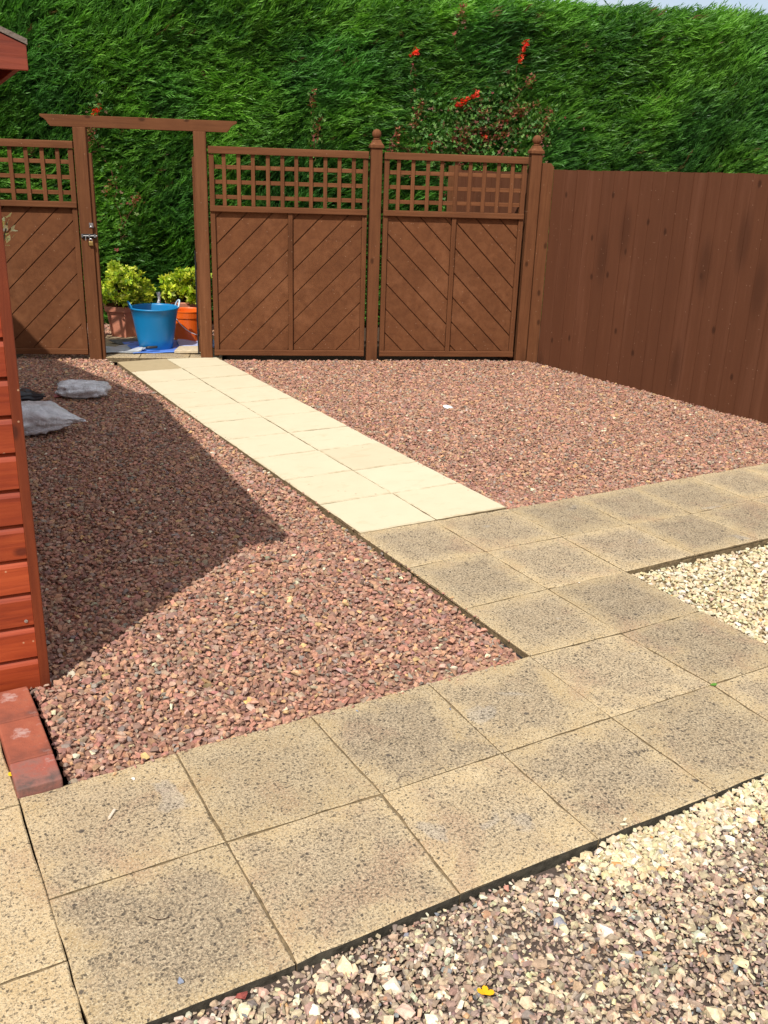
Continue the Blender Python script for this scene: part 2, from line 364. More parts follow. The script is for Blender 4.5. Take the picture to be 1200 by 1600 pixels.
def slab_obj(name, slabs, mat, bed=None):
    SIDES.clear(); EXPOSED.clear()
    V, F, UV, C = [], [], [], []
    for s_ in slabs: slab(V, F, UV, C, *s_[0], **s_[1])
    ns = len(F)
    if bed:
        for (x0, x1, y0, y1) in bed:
            o = len(V); V += [(x0,y0,-.006),(x1,y0,-.006),(x1,y1,-.006),(x0,y1,-.006)]; UV += [(0.5,0.5)]*4; C += [(0,0,0)]*4
            F.append((o, o+1, o+2, o+3))
    me = bpy.data.meshes.new(name); me.from_pydata(V, [], F); me.materials.append(mat); me.materials.append(M_joint)
    for p in list(me.polygons)[ns:]: p.material_index = 1
    for k in SIDES: me.polygons[k].material_index = 1
    me.materials.append(M_moss)
    for k in EXPOSED: me.polygons[k].material_index = 2
    a = me.color_attributes.new('tint', 'FLOAT_COLOR', 'POINT'); a.data.foreach_set('color', np.array([(*c, 1) for c in C], np.float32).ravel())
    uv = me.uv_layers.new(name='slab'); li = np.zeros(len(me.loops), np.int32); me.loops.foreach_get('vertex_index', li)
    uv.data.foreach_set('uv', np.array(UV, np.float32)[li].ravel())
    o = bpy.data.objects.new(name, me); col.objects.link(o); return o
M_moss = simple('mossy_slab_side', (0.062, 0.055, 0.042), 0.95, 0.1, 0.5, 40, 0.5)
M_joint = simple('joint_sand', (0.19, 0.14, 0.08), 0.95, 0.1, 0.5, 60, 0.4)
sl = []
def cell(i, j):   # slab with lower-left corner (i,j)
    return [corner(i, j), corner(i+1, j), corner(i+1, j+1), corner(i, j+1)]
RW = random.Random(3)
for i in range(-4, 2):
    for j in (-2, -1):
        sl.append(((cell(i, j), RW.random(), RW.uniform(0.45, 1.0) if (i, j) != (-4, -2) else 1.0), dict(edgev=1.0)))
for i in range(0, 2): sl.append(((cell(i, 0), RW.random(), RW.uniform(0.85, 1)), {}))
for i in range(0, 9):
    for j in (1, 2): sl.append(((cell(i, j), RW.random(), RW.uniform(0.8, 1)), {}))
# the slab whose wear is lightest and the strip on the far left
LX = [-1.829, -2.29]
for k, (y0, y1) in enumerate(((-2.03, -1.575), (-1.575, -1.12), (-1.12, -.665), (-.665, -.04), (-.04, .415), (.415, .60))):
    for m_ in range(2):
        x1 = LX[0]+.003-m_*S; x0 = x1-S
        sl.append((([(x0, y0), (x1, y0), (x1, y1), (x0, y1)], RW.uniform(0.5, 1), 0.12), {}))
tag(slab_obj('patio', sl, M_slab, bed=[(-1.825, 0.90, -.905, -.005), (0.01, 0.90, 0.005, 0.45), (0.01, 4.0, 0.455, 1.37), (-2.7, -1.832, -2.0, .6)]), kind='structure')
# cream path, two slabs wide
sl = []; y = 1.378; k = 0; RW = random.Random(9)
while y < 5.75:
    y1 = min(y+S, 5.98)
    for m_ in range(2):
        def px(yy, mm): return 0.0+mm*0.449+0.012*math.sin(yy*1.3)-0.012*max(0, yy-3.5)
        q = [(px(y, m_), y), (px(y, m_+1), y), (px(y1, m_+1), y1-(0.10 if y1 > 5.7 and m_ == 1 else 0)), (px(y1, m_), y1)]
        stain = 0.0
        if m_ == 0 and y1 > 5.8: stain = 0.95
        if m_ == 1 and y1 < 2.9 and y > 2.2: stain = 0.12
        sl.append(((q, RW.random(), stain), dict(ztop=0.006+0.002*RW.random())))
    y = y1; k += 1
tag(slab_obj('garden_path', sl, M_cream, bed=[(0.01, 0.875, 1.385, 5.85)]), kind='structure')
FA = math.radians(-21.8); fdx, fdy = math.cos(FA), math.sin(FA)
FO = Vector((0.73, 5.88, 0))
def fl(s, d=0.0, z=0.0):   # fence frame -> world; d = away from the camera
    return Vector((FO.x+fdx*s-fdy*d, FO.y+fdy*s+fdx*d, z))
sl = []
for s0, s1, d0, d1 in ((-1.0, -.55, .02, .35), (-.55, -.1, .02, .35), (-.1, .2, .02, .35), (-1.0, -.62, .36, .8), (-.62, -.2, .36, .8), (-.2, .25, .36, .8), (-1.0, -.62, .81, 1.2), (-.62, -.2, .81, 1.2), (-.2, .25, .81, 1.2)):
    q = [tuple(fl(a, b)[:2]) for a, b in ((s0, d0), (s1, d0), (s1, d1), (s0, d1))]
    sl.append(((q, random.random(), 0.7), {}))
tag(slab_obj('back_paving', sl, M_slab), kind='structure')

# ------------------------------------------------------------------ gravel
def protos(n, r, npt=11):
    out = []
    for _ in range(n):
        bm = bmesh.new(); P = r.normal(size=(npt, 3)); P /= np.linalg.norm(P, axis=1)[:, None]; P *= r.uniform(0.75, 1.05, (npt, 1))
        for p in P: bm.verts.new(p)
        bmesh.ops.convex_hull(bm, input=bm.verts); bmesh.ops.triangulate(bm, faces=bm.faces)
        bmesh.ops.recalc_face_normals(bm, faces=bm.faces); bm.verts.ensure_lookup_table(); bm.verts.index_update()
        vs_ = [v for v in bm.verts if v.link_faces]; ix = {v: i for i, v in enumerate(vs_)}
        out.append((np.array([v.co[:] for v in vs_]), np.array([[ix[v] for v in f.verts] for f in bm.faces])))
        bm.free()
    return out
PR = protos(22, np.random.default_rng(5))
PR_round = protos(10, np.random.default_rng(6), 22)
def inpoly(P, poly):
    x, y = P[:, 0], P[:, 1]; ins = np.zeros(len(P), bool); n = len(poly)
    for i in range(n):
        x0, y0 = poly[i]; x1, y1 = poly[(i+1) % n]
        c = ((y0 > y) != (y1 > y)); 
        with np.errstate(divide='ignore', invalid='ignore'): xi = (x1-x0)*(y-y0)/(y1-y0)+x0
        ins ^= c & (x < xi)
    return ins
def grid(poly, sp, r, jit=0.5):
    p = np.array(poly); lo, hi = p.min(0), p.max(0)
    X, Y = np.meshgrid(np.arange(lo[0], hi[0], sp), np.arange(lo[1], hi[1], sp*0.9)); X[::2] += sp/2
    Q = np.stack([X.ravel(), Y.ravel()], 1); Q += r.uniform(-jit, jit, Q.shape)*sp
    return Q[inpoly(Q, poly)]
def stones(P, z, size, colr, r, pr=PR, flat=(0.5, 0.8), tilt=0.45):
    """returns V,F,C for stones at P (n,2)"""
    Vs, Fs, Cs = [], [], []; off = 0; n = len(P); which = r.integers(0, len(pr), n)
    for k, (pv, pf) in enumerate(pr):
        idx = np.where(which == k)[0]
        if not len(idx): continue
        m = len(idx); sc = np.stack([r.uniform(0.8, 1.25, m), r.uniform(0.6, 0.95, m), r.uniform(*flat, m)], 1)*size[idx][:, None]
        v = pv[None]*sc[:, None]
        # tilt about random horizontal axis then yaw
        th = r.normal(0, tilt, m); c, s = np.cos(th), np.sin(th)
        y_, z_ = v[..., 1]*c[:, None]-v[..., 2]*s[:, None], v[..., 1]*s[:, None]+v[..., 2]*c[:, None]
        v = np.stack([v[..., 0], y_, z_], -1)
        th = r.uniform(0, 6.28, m); c, s = np.cos(th)[:, None], np.sin(th)[:, None]
        v = np.stack([v[..., 0]*c-v[..., 1]*s, v[..., 0]*s+v[..., 1]*c, v[..., 2]], -1)
        v += np.concatenate([P[idx], z[idx][:, None]], 1)[:, None]
        nv = len(pv); f = pf[None]+(np.arange(m)*nv)[:, None, None]+off
        Vs.append(v.reshape(-1, 3)); Fs.append(f.reshape(-1, 3)); Cs.append(np.repeat(colr[idx], nv, 0)); off += m*nv
    return np.concatenate(Vs), np.concatenate(Fs), np.concatenate(Cs)
def merge(parts):
    V, F, C, o = [], [], [], 0
    for v, f, c in parts: V.append(v); F.append(f+o); C.append(c); o += len(v)
    return np.concatenate(V), np.concatenate(F), np.concatenate(C)
def palette(r, n, cols, wts, vary=0.18):
    cols = np.array(cols); wts = np.array(wts, float); wts /= wts.sum()
    k = r.choice(len(cols), n, p=wts); c = cols[k]*(1+r.normal(0, vary, (n, 1)))*(1+r.normal(0, 0.05, (n, 3))); return np.clip(c, 0.01, 0.9)
def bed(poly, z, c):
    m = len(poly); V = np.array([(x, y, z) for x, y in poly]); F = np.array([[0, i, i+1] for i in range(1, m-1)]); return V, F, np.tile(c, (m, 1))
RED = [(0.411, 0.222, 0.151), (0.349, 0.182, 0.131), (0.473, 0.271, 0.173), (0.299, 0.182, 0.141), (0.513, 0.321, 0.163), (0.411, 0.287, 0.21), (0.267, 0.222, 0.179), (0.596, 0.376, 0.184), (0.636, 0.576, 0.409)]
REDW = [26, 24, 17, 12, 2.5, 13, 5, .8, .7]
zn = SN(21, 3.0)
def red_region(name, polys, seed, extra=None):
    r = np.random.default_rng(seed); parts = []
    for poly, sp in polys:
        P = grid(poly, sp, r); n = len(P); sz = sp*.72*np.exp(r.normal(0, 0.27, n)); sz = np.clip(sz, 0.007, 0.024)
        z = -0.017+0.006*zn(P)+r.uniform(-0.006, 0.006, n)
        parts.append(stones(P, z, sz, palette(r, n, RED, REDW, 0.15), r, tilt=0.32, flat=(0.45,0.7))); parts.append(bed(poly, -0.027, (0.30, 0.17, 0.125)))
        P = grid(poly, sp*1.25, r); n = len(P); parts.append(stones(P, -0.021+0.006*zn(P)+r.uniform(-.003,.006,n), r.uniform(.005,.009,n), palette(r, n, RED, REDW, 0.15), r))
    if extra is not None:
        n = len(extra); parts.append(stones(extra, r.uniform(.003,.006,n), r.uniform(.005,.010,n), palette(r, n, RED, REDW, .15), r))
    V, F, C = merge(parts); return tag(np_mesh(name, V, F, M_stone, C), 'red and plum gravel of angular chippings', 'gravel', kind='stuff')
def fy(x, d=0.0): return FO.y+fdy/fdx*(x-FO.x)+d    # fence line
o = red_region('gravel_bed', [([(-1.68,-.005),(-.004,-.0),(-.003,1.4),(-.003,3.5),(-1.9,3.5),(-1.9,.62),(-1.68,.62)], 0.0198),
    ([(-1.9,3.5),(-.003,3.5),(-.035,5.9),(-.05,fy(-.05)+.02),(-1.9,fy(-1.9)+.02)], 0.0205)], 41, extra=np.array([(random.uniform(-1.66,-.05), -abs(random.gauss(0,.010))-.002) for _ in range(46)]+[(abs(random.gauss(0,.008))+.002, random.uniform(.05,5.5)) for _ in range(70)]))
o['label'] = 'red plum gravel left of the cream path, half in the shed shadow'
o = red_region('gravel_bed', [([(0.90,1.395),(4.2,1.35),(4.2,2.1),(3.87,2.2),(3.80,2.6),(0.90,2.6)], 0.0178),
    ([(0.90,2.6),(3.84,2.6),(3.66,4.62),(3.60,fy(3.6)+.02),(.86,fy(.86)+.02),(.89,4.5)], 0.0208)], 42, extra=np.array([(random.uniform(.95,3.6), 1.37-abs(random.gauss(0,.010))) for _ in range(40)]+[(.885-abs(random.gauss(0,.008)), random.uniform(1.5,5.2)) for _ in range(50)]))
o['label'] = 'red plum gravel in full sun between cream path and brown fences'
o = red_region('gravel_bed', [([tuple(fl(-1.6,.03)[:2]), tuple(fl(-1.0,.03)[:2]), tuple(fl(-1.0,1.1)[:2]), tuple(fl(.3,1.1)[:2]), tuple(fl(.3,2.0)[:2]), tuple(fl(-1.6,2.0)[:2])], 0.024),], 43)
o['label'] = 'pinkish gravel under the potted shrubs behind the gateway'
# cream gravel at the right
r = np.random.default_rng(51)
CRM = [(0.60,0.50,0.31),(0.66,0.58,0.40),(0.54,0.43,0.26),(0.68,0.63,0.50),(0.50,0.42,0.31),(0.62,0.33,0.12)]; CW = [30, 30, 18, 12, 2.5, .7]
poly = [(0.925,-1.6),(2.6,-1.6),(4.3,-0.5),(4.3,0.44),(0.925,0.44)]
P = grid(poly, 0.0185, r); n = len(P)
V, F, C = merge([stones(P, -0.026+0.005*zn(P)+r.uniform(-.006,.007,n), np.clip(0.0135*np.exp(r.normal(0,.25,n)), .007, .022), palette(r, n, CRM, CW, 0.08), r, flat=(.45,.75)), bed(poly, -0.037, (0.30,0.23,0.14))])
tag(np_mesh('cream_gravel', V, F, M_stone, C), 'pale cream gravel in the corner right of the worn slabs', 'gravel', kind='stuff')
# foreground mixed gravel
poly = [(-1.83,-2.2),(1.6,-2.2),(0.92,-0.914),(-1.70,-0.914)]
P = np.concatenate([grid(poly, 0.0112, r), grid(poly, 0.022, r)]); n = len(P)
mixn = SN(61, 5.0)(P); cy = P[:, 1]
# the cream area lies close to the slab edge towards the right
creamness = np.clip(.5+(P[:,1]+1.075)/.13+.4*mixn, .03, 1)*np.clip((P[:,0]+.56+.04*mixn)/.12, 0, 1)
BRN = [(0.409, 0.304, 0.222), (0.335, 0.239, 0.18), (0.496, 0.374, 0.264), (0.272, 0.219, 0.18), (0.57, 0.464, 0.313), (0.525, 0.443, 0.291), (0.649, 0.607, 0.459), (0.401, 0.241, 0.15), (0.258, 0.265, 0.265), (0.477, 0.289, 0.15)]
BW = [26, 22, 17, 12, 11, 7, 4.5, 2.5, 1.8, .8]
cb = palette(r, n, BRN, BW, 0.15); cc = palette(r, n, CRM, CW, 0.08)
pick = r.random(n) < creamness*0.93
sz = np.clip(0.0076*np.exp(r.normal(0, .40, n)), .0035, .020); pale = cb.sum(1) > 1.42
sz = np.where(pick, np.clip(sz*1.45, .009, .02), np.where(pale, sz*1.3, sz))
cb = np.where(pick[:, None], cc, cb)
gapx = .18+.7*np.exp(-((P[:,0]+.60)/.17)**4)+.22*np.exp(-((P[:,0]+1.5)/.2)**4)
edge = np.clip((P[:,1]+1.0)/0.07, 0, 1)*gapx
keep = r.random(n) > np.clip((P[:,1]+.955)/.02, 0, 1)*(gapx-.30)*.9
z = -0.020+0.006*SN(62, 9)(P)+r.uniform(-.006,.006,n)-0.012*edge+0.006*creamness
P, z, sz, cb = P[keep], z[keep], sz[keep], cb[keep]
V, F, C = merge([stones(P, z, sz, cb, r, flat=(.5,.8), tilt=.35), bed(poly, -0.030, (0.085,0.062,0.05))])
tag(np_mesh('mixed_gravel', V, F, M_stone, C), 'mixed brown, grey and white gravel in the foreground below the slabs', 'gravel', kind='stuff')
# membrane strips showing beside the slabs
mb = MB()
for (x0, x1, y0, y1) in ((-.05, 0.012, 0.0, .45),): mb.add([(x0,y0,-.030),(x1,y0,-.030),(x1,y1,-.030),(x0,y1,-.030)], [(0,1,2,3)])
tag(mb.build('ground_membrane', M_membrane), kind='structure')

# ------------------------------------------------------------------ fences
def clip(poly, a, b, c):     # keep a*x+b*y<=c
    out = []
    for i in range(len(poly)):
        p, q = poly[i], poly[(i+1) % len(poly)]; dp, dq = a*p[0]+b*p[1]-c, a*q[0]+b*q[1]-c
        if dp <= 0: out.append(p)
        if dp*dq < 0: t = dp/(dp-dq); out.append((p[0]+t*(q[0]-p[0]), p[1]+t*(q[1]-p[1])))
    return out
def diag(mb, x0, x1, z0, z1, sign, y, ph, R):
    """45 degree boards across a rectangle, facing -y"""
    r2_ = math.sqrt(0.5); wd = 0.158; a, b = (-r2_, r2_) if sign > 0 else (r2_, r2_)
    cs = [a*x+b*z for x in (x0, x1) for z in (z0, z1)]; c = min(cs)-ph*wd
    while c < max(cs):
        g_ = 0.0028+R.random()*0.003
        p = clip([(x0,z0),(x1,z0),(x1,z1),(x0,z1)], a, b, c+wd-g_); 
        if len(p) > 2: p = clip(p, -a, -b, -(c+g_))
        if len(p) > 2:
            yy = y-R.random()*0.0015
            # chamfered board: front outline inset
            cen = (sum(q[0] for q in p)/len(p), sum(q[1] for q in p)/len(p))
            mb.prism_y(p, yy, y+0.012)
        c += wd
def make_panel(s0, s1, sign, label, seed, ph=0.35, z_off=0.0, midx=None):
    L = s1-s0; R = random.Random(seed)
    t = empty('trellis_fence', fl(s0, 0.030, z_off), FA); tag(t, label, 'fence panel', 'trellis topped fence panels')
    f = MB(); f.box(0, .042, -.018, .030, .02, 1.770); f.build('stile', M_post, t, bevel=.003)
    f = MB(); f.box(L-.042, L, -.018, .030, .02, 1.770); f.build('stile', M_post, t, bevel=.003)
    f = MB(); f.box(-.004, L+.004, -.030, .036, 1.772, 1.832); f.build('top_rail', M_rail, t, bevel=.004)
    f = MB(); f.box(-.001, L+.001, -.034, .032, 1.296, 1.344); f.build('middle_rail', M_rail, t, bevel=.004)
    f = MB(); f.box(-.001, L+.001, -.028, .032, .028, .078); f.build('bottom_rail', M_rail, t, bevel=.004)
    mx = midx if midx else L/2
    f = MB(); f.box(mx-.02, mx+.02, -.020, .0, .0785, 1.2955); f.build('muntin', M_post, t, bevel=.003)
    # boards
    for (a, b) in ((.0425, mx-.0205), (mx+.0205, L-.0425)):
        f = MB(); diag(f, a, b, .079, 1.295, sign, .004, R.random(), R)
        f.build('diagonal_boards', M_board, t, bevel=.0022, seg=1)
    f = MB(); f.box(.02, L-.02, .0165, .022, .05, 1.32); f.build('backing', M_board, t)
    # lattice: horizontals behind, uprights in front
    f = MB()
    for z in (1.418, 1.542, 1.665): f.box(.03, L-.03, .004, .016, z-.017, z+.017)
    f.build('lattice_rails', M_rail, t, bevel=.0015, seg=1)
    f = MB(); n = int(round(L/.1255)); st = L/n
    for k in range(1, n): 
        x = k*st+R.uniform(-.003, .003); f.box(x-.0165, x+.0165, -.0095, .0035, 1.3445, 1.7715)
    f.build('lattice_uprights', M_lat, t, bevel=.0015, seg=1)
    return t
make_panel(-2.42, -.995, 1, 'trellis topped brown panel left of the gateway beside the shed', 1, midx=1.43/2-.0)
make_panel(.135, 1.520, 1, 'trellis topped brown panel with boards rising rightwards, between gateway and ball finial post', 2, midx=.70)
make_panel(1.668, 2.965, -1, 'trellis topped brown panel with boards falling rightwards, next to the closeboard fence', 3, midx=.652)
def finial_post(s, label):
    t = empty('fence_post', fl(s, 0.0), FA); tag(t, label, 'fence post', 'ball topped fence posts')
    f = MB(); f.box(-.05, .05, .0, .1, -.2, 1.862); f.build('post', M_post, t, bevel=.004)
    b = MB()
    for (h, z0, z1) in ((.062, 1.8625, 1.885),): b.box(-h, h, .05-h, .05+h, z0, z1)
    # ogee square cap
    prof = [(.060, 1.8855), (.050, 1.897), (.040, 1.912), (.034, 1.930)]
    vs_ = []; fs_ = []
    for h, z in prof: vs_ += [(-h,.05-h,z),(h,.05-h,z),(h,.05+h,z),(-h,.05+h,z)]
    for k in range(len(prof)-1):
        for j in range(4): fs_.append((k*4+j, k*4+(j+1) % 4, k*4+4+(j+1) % 4, k*4+4+j))
    fs_ += [(0,3,2,1), tuple(len(vs_)-4+j for j in range(4))]
    b.add(vs_, fs_); b.build('post_cap', M_post, t, bevel=.002)
    b = MB(); R_ = .041; pr = [(.018, 1.929), (.028, 1.932), (.030, 1.940), (.022, 1.944)]
    for k in range(1, 13): th = math.pi*k/13; pr.append((R_*math.sin(th), 1.977-R_*math.cos(th)))
    pr.append((.001, 1.977+R_)); b.lathe([(r_, z) for r_, z in pr], 20, cy=.05); b.build('finial', M_post, t, smooth=True)
finial_post(1.594, 'ball topped brown post between the two panels right of the gateway')
finial_post(3.045, 'ball topped brown post at the corner beside the closeboard fence')
# gateway
t = empty('garden_gateway', fl(-.4, 0), FA); tag(t, 'open brown pergola gateway with long scooped cross beam over two posts', 'gateway')
pl_ = MB(); pl_.box(-.583, -.477, .0, .1, -.2, 1.943); p0 = pl_.build('gate_post', M_post, t, bevel=.004)
pl_ = MB(); pl_.box(.410, .516, .0, .1, -.2, 1.943); pl_.build('gate_post', M_post, t, bevel=.004)
pl_ = MB(); pl_.box(-.4765, -.446, .022, .075, -.05, 1.742); pl_.build('latch_batten', M_post, t, bevel=.003)
pl_ = MB(); pr = [(-.845, 2.036), (-.845, 2.020), (-.835, 2.012), (-.815, 2.003), (-.795, 1.985), (-.782, 1.962), (-.765, 1.9435), (.695, 1.9435), (.715, 1.962), (.728, 1.985), (.750, 2.003), (.772, 2.012), (.782, 2.020), (.782, 2.036)]
pl_.prism_y(pr, .028, .075); pl_.build('cross_beam', M_rail, t, bevel=.003)
M_black = simple('black_iron', (0.02, 0.02, 0.022), 0.4, 0.5); M_steel = simple('galvanised_steel', (0.6, 0.6, 0.6), 0.35, 0.5, Metallic=0.9)
M_brass = simple('brass', (0.45, 0.30, 0.10), 0.4, 0.5, Metallic=0.7)
bo = MB(); bo.box(-.575, -.448, -.004, .0, 1.045, 1.082); 
b_ = bo.build('bolt', M_black, t, bevel=.001, seg=1)
bo = MB(); bo.tube([(-.572,-.012,1.066),(-.440,-.012,1.066)], .0065, 10); bo.tube([(-.535,-.012,1.066),(-.535,-.03,1.055),(-.535,-.034,1.03)], .005, 8)
for x in (-.565, -.505, -.46): bo.box(x-.007, x+.007, -.02, -.004, 1.054, 1.08)
bo.build('bolt_bar', simple('worn_zinc', (.22,.22,.22), .45, .5, .3, 40, Metallic=.6), b_, smooth=False)
bo = MB(); bo.box(-.503, -.468, -.006, .0, 1.135, 1.175); bo.tube([(-.485,-.006,1.16),(-.485,-.022,1.162),(-.485,-.024,1.148),(-.485,-.006,1.142)], .004, 8); bo.build('staple', M_steel, t)
pk = empty('padlock', fl(-.4-.497, -.012), FA); tag(pk, 'small brass padlock hanging from the gate post bolt', 'padlock')
bo = MB(); bo.box(-.018, .018, -.009, .009, .985, 1.020); bo.build('lock_body', M_brass, pk, bevel=.003)
bo = MB(); bo.tube([(-.011,0,1.018),(-.011,0,1.034),(-.006,0,1.042),(.006,0,1.042),(.011,0,1.034),(.011,0,1.018)], .003, 8); bo.build('shackle', M_steel, pk)
# gate leaf swung away, hinged on the right gate post
gx = fl(.012, .105)
ang = math.atan2(gx.y-CAM.y, gx.x-CAM.x)+math.radians(0.55)
t = empty('garden_gate', gx, ang); tag(t, 'brown trellis topped gate standing open, seen edge on behind the right gate post', 'gate')
f = MB(); f.box(0, .045, -.02, .02, .04, 1.74); f.build('stile', M_post, t, bevel=.003)
f = MB(); f.box(.755, .80, -.02, .02, .04, 1.74); f.build('stile', M_post, t, bevel=.003)
for z0, z1 in ((.04, .09), (1.25, 1.30), (1.69, 1.74)):
    f = MB(); f.box(.0455, .7545, -.02, .02, z0, z1); f.build('rail', M_rail, t, bevel=.003)
f = MB(); diag(f, .0455, .7545, .0905, 1.2495, 1, -.002, .3, random.Random(5)); f.build('diagonal_boards', M_board, t, bevel=.002, seg=1)
f = MB()
for k in range(1, 6): f.box(k*.13-.016, k*.13+.016, -.012, -.001, 1.3005, 1.6895)
for z in (1.39, 1.49, 1.59): f.box(.046, .754, .0, .011, z-.016, z+.016)
f.build('lattice', M_lat, t)
f = MB(); f.tube([(.015,.026,.02),(.015,.026,.95)], .008, 8); f.box(-.01,.04,.0205,.028,.2,.26); f.box(-.01,.04,.0205,.028,.8,.86); f.build('drop_bolt', M_black, t)
# closeboard fence on the right
R0 = Vector((3.70, 4.655, 0)); rd = Vector((3.852-3.70, 2.2-4.655, 0)).normalized(); RA = math.atan2(rd.y, rd.x)
t = empty('closeboard_fence', R0, RA); tag(t, 'tall solid brown feather edge fence along the right, running towards the viewer', 'fence')
# local x runs towards the viewer, local y = +: to the right/out (away from garden is +y rotated) -> garden side is -y
R = random.Random(12)
def feather(x, xend, zt, t, name):
    f = MB()
    while x < xend:
        wd = R.uniform(.125, .165); z1 = zt+R.uniform(-.004, .004)+(0.008*x if x > 0 else 0); z0 = -.08
        a, b = x-.004, x+wd+.014          # overlap
        yf0, yf1 = -.0085-R.uniform(0, .0015), -.0140-R.uniform(0,.0035)   # thin edge tucked under, thick edge proud
        dx = R.uniform(-.002, .002)
        f.add([(a,0,z0),(b,0,z0),(b,yf1,z0),(a,yf0,z0),(a+dx,0,z1),(b+dx,0,z1),(b+dx,yf1,z1),(a+dx,yf0,z1)],
              [(0,1,2,3),(7,6,5,4),(4,5,1,0),(5,6,2,1),(6,7,3,2),(7,4,0,3)])
        x += wd
    return f.build(name, M_feather, t)
feather(.0, 6.0, 1.733, t, 'boards')
f = MB(); f.box(.002, 6.0, .003, .03, 1.60, 1.67); f.box(.002, 6.0, .003, .03, .85, .92); f.box(.002, 6.0, .003, .03, .15, .22); f.build('arris_rails', M_rail, t)
f = MB(); f.prism_y([(3.101,-.2),(3.207,-.2),(3.207,1.752),(3.178,1.785),(3.101,1.785)], -.012, .09)
o = f.build('post', M_post, t, bevel=.003); o.matrix_parent_inverse = (Matrix.Translation(R0) @ Matrix.Rotation(RA, 4, 'Z')).inverted() @ Matrix.Translation(FO) @ Matrix.Rotation(FA, 4, 'Z')
for xx in (2.6, 5.1): 
    f = MB(); f.box(xx, xx+.1, .031, .13, -.2, 1.73); f.build('post', M_post, t, bevel=.003)
t2 = empty('closeboard_fence', R0+Vector((-.01,.12,0)), RA); tag(t2, 'brown boundary fence seen through the right hand trellis, in front of the hedge', 'fence')
feather(-1.35, -.12, 1.70, t2, 'boards')
f = MB(); f.box(-1.45, -1.355, -.03, .06, -.2, 1.74); f.build('post', M_post, t2, bevel=.003)
f = MB(); f.box(-1.35, -.12, .003, .03, 1.55, 1.62); f.build('arris_rails', M_rail, t2)

# ------------------------------------------------------------------ shed
SA = math.radians(-4.3)
t = empty('garden_shed', (-1.63, .62, 0), SA); tag(t, 'orange red stained shiplap garden shed with pitched roof at the left edge', 'shed')
W_, D_ = 2.2, 3.0
f = MB(); pitch = .1212; z = -.014; k = 0
def ship(f, z, x0, x1, y):      # one shiplap board facing -y
    h = pitch
    pr = [(y, z), (y, z+h-.030), (y+.004, z+h-.022), (y+.010, z+h-.014), (y+.019, z+h-.006), (y+.019, z+h-.001), (y+.026, z+h-.001), (y+.026, z)]
    f.prism_x([(a, b) for a, b in pr], x0, x1)
while z < 1.98: ship(f, z, -W_, -.021, -.018); z += pitch
f.build('front_cladding', M_shed, t)
f = MB(); f.box(-.0205, .012, -.020, .012, -.05, 1.93); f.build('corner_trim', M_trim, t, bevel=.003)
f = MB(); f.box(-W_-.03, -W_-.001, -.020, .012, -.05, 1.93); f.build('corner_trim', M_trim, t, bevel=.003)
f = MB(); z = -.014
while z < 1.93: f.box(-.016, .004-.0, .0125, D_, z+.001, z+pitch-.001); z += pitch
f.build('side_cladding', M_shed, t)
f = MB(); f.box(-W_, -.018, .0085, D_-.005, .0, 1.9); f.prism_y([(-W_, 1.9005), (-.018, 1.9005), (-W_/2, 2.36)], .0085, D_-.005); f.build('inner_walls', M_trim, t)
f = MB(); f.box(-W_-.02, .0, -.005, D_, -.075, -.016); f.build('floor_bearers', M_trim, t)
# roof
E0 = (.116, 2.010); sl_ = math.tan(math.radians(22)); hw = W_/2+.116; cx = -W_/2
def roof_side(sg):
    f = MB(); xe = cx+sg*hw; zr = E0[1]+hw*sl_
    pts = [(xe, E0[1]), (cx, zr), (cx, zr-.014), (xe, E0[1]-.014)]
    if sg < 0: pts = pts[::-1]
    f.prism_y(pts[::-1], -.115, D_+.1); return f
M_felt = simple('roof_felt', (0.20, 0.16, 0.13), 0.95, 0.1, 0.3, 60, 0.5)
ro = empty('tmp'); bpy.data.objects.remove(ro)
f = roof_side(1); f2 = roof_side(-1); f.add(f2.v, f2.f); rf = f.build('roof', M_felt, t)
f = MB()
for sg in (1, -1):
    xe = cx+sg*(hw-.003); zr = E0[1]+hw*sl_
    pts = [(xe, E0[1]-.0155), (cx, zr-.0155), (cx, zr-.115), (cx+sg*(hw-.15), E0[1]-.078), (xe, E0[1]-.078)]
    if sg > 0: pts = pts[::-1]
    f.prism_y(pts, -.112, -.094)
f.build('barge_board', M_barge, t, bevel=.002)
f = MB(); f.box(.092, .110, -.0935, D_+.08, 1.945, 1.985); f.build('fascia', M_barge, t, bevel=.002)
for x, z in ((-.045, .245),):
    f = MB(); f.lathe([(.001, 0), (.006, .0), (.006, .0025), (.001, .003)], 10)
    for i in range(len(f.v)-40, len(f.v)): a, b, c = f.v[i]; f.v[i] = (x+a, -.0185-c, z+b)
f.build('screw', M_steel, t)
# taller outbuilding beyond the shed (outside the picture, it throws the far shade)
ed = Vector((-.2, 1, 0)).normalized(); A_ = Vector((-.09, 4.45, 0))-Vector((1.224, 1.03, -2.03))*1.28
t = empty('summerhouse', (A_.x, A_.y, 0), math.atan2(ed.y, ed.x)-math.pi/2); tag(t, 'brown timber summerhouse behind the shed, throwing the far shade', 'summerhouse')
f = MB(); h = A_.z
f.box(-2.0, -.08, .0, 2.7, -.05, h-.05); f.build('walls', M_trim, t)
f = MB(); f.box(-2.1, 0, -.1, 2.8, h-.049, h); f.build('roof', M_felt, t)
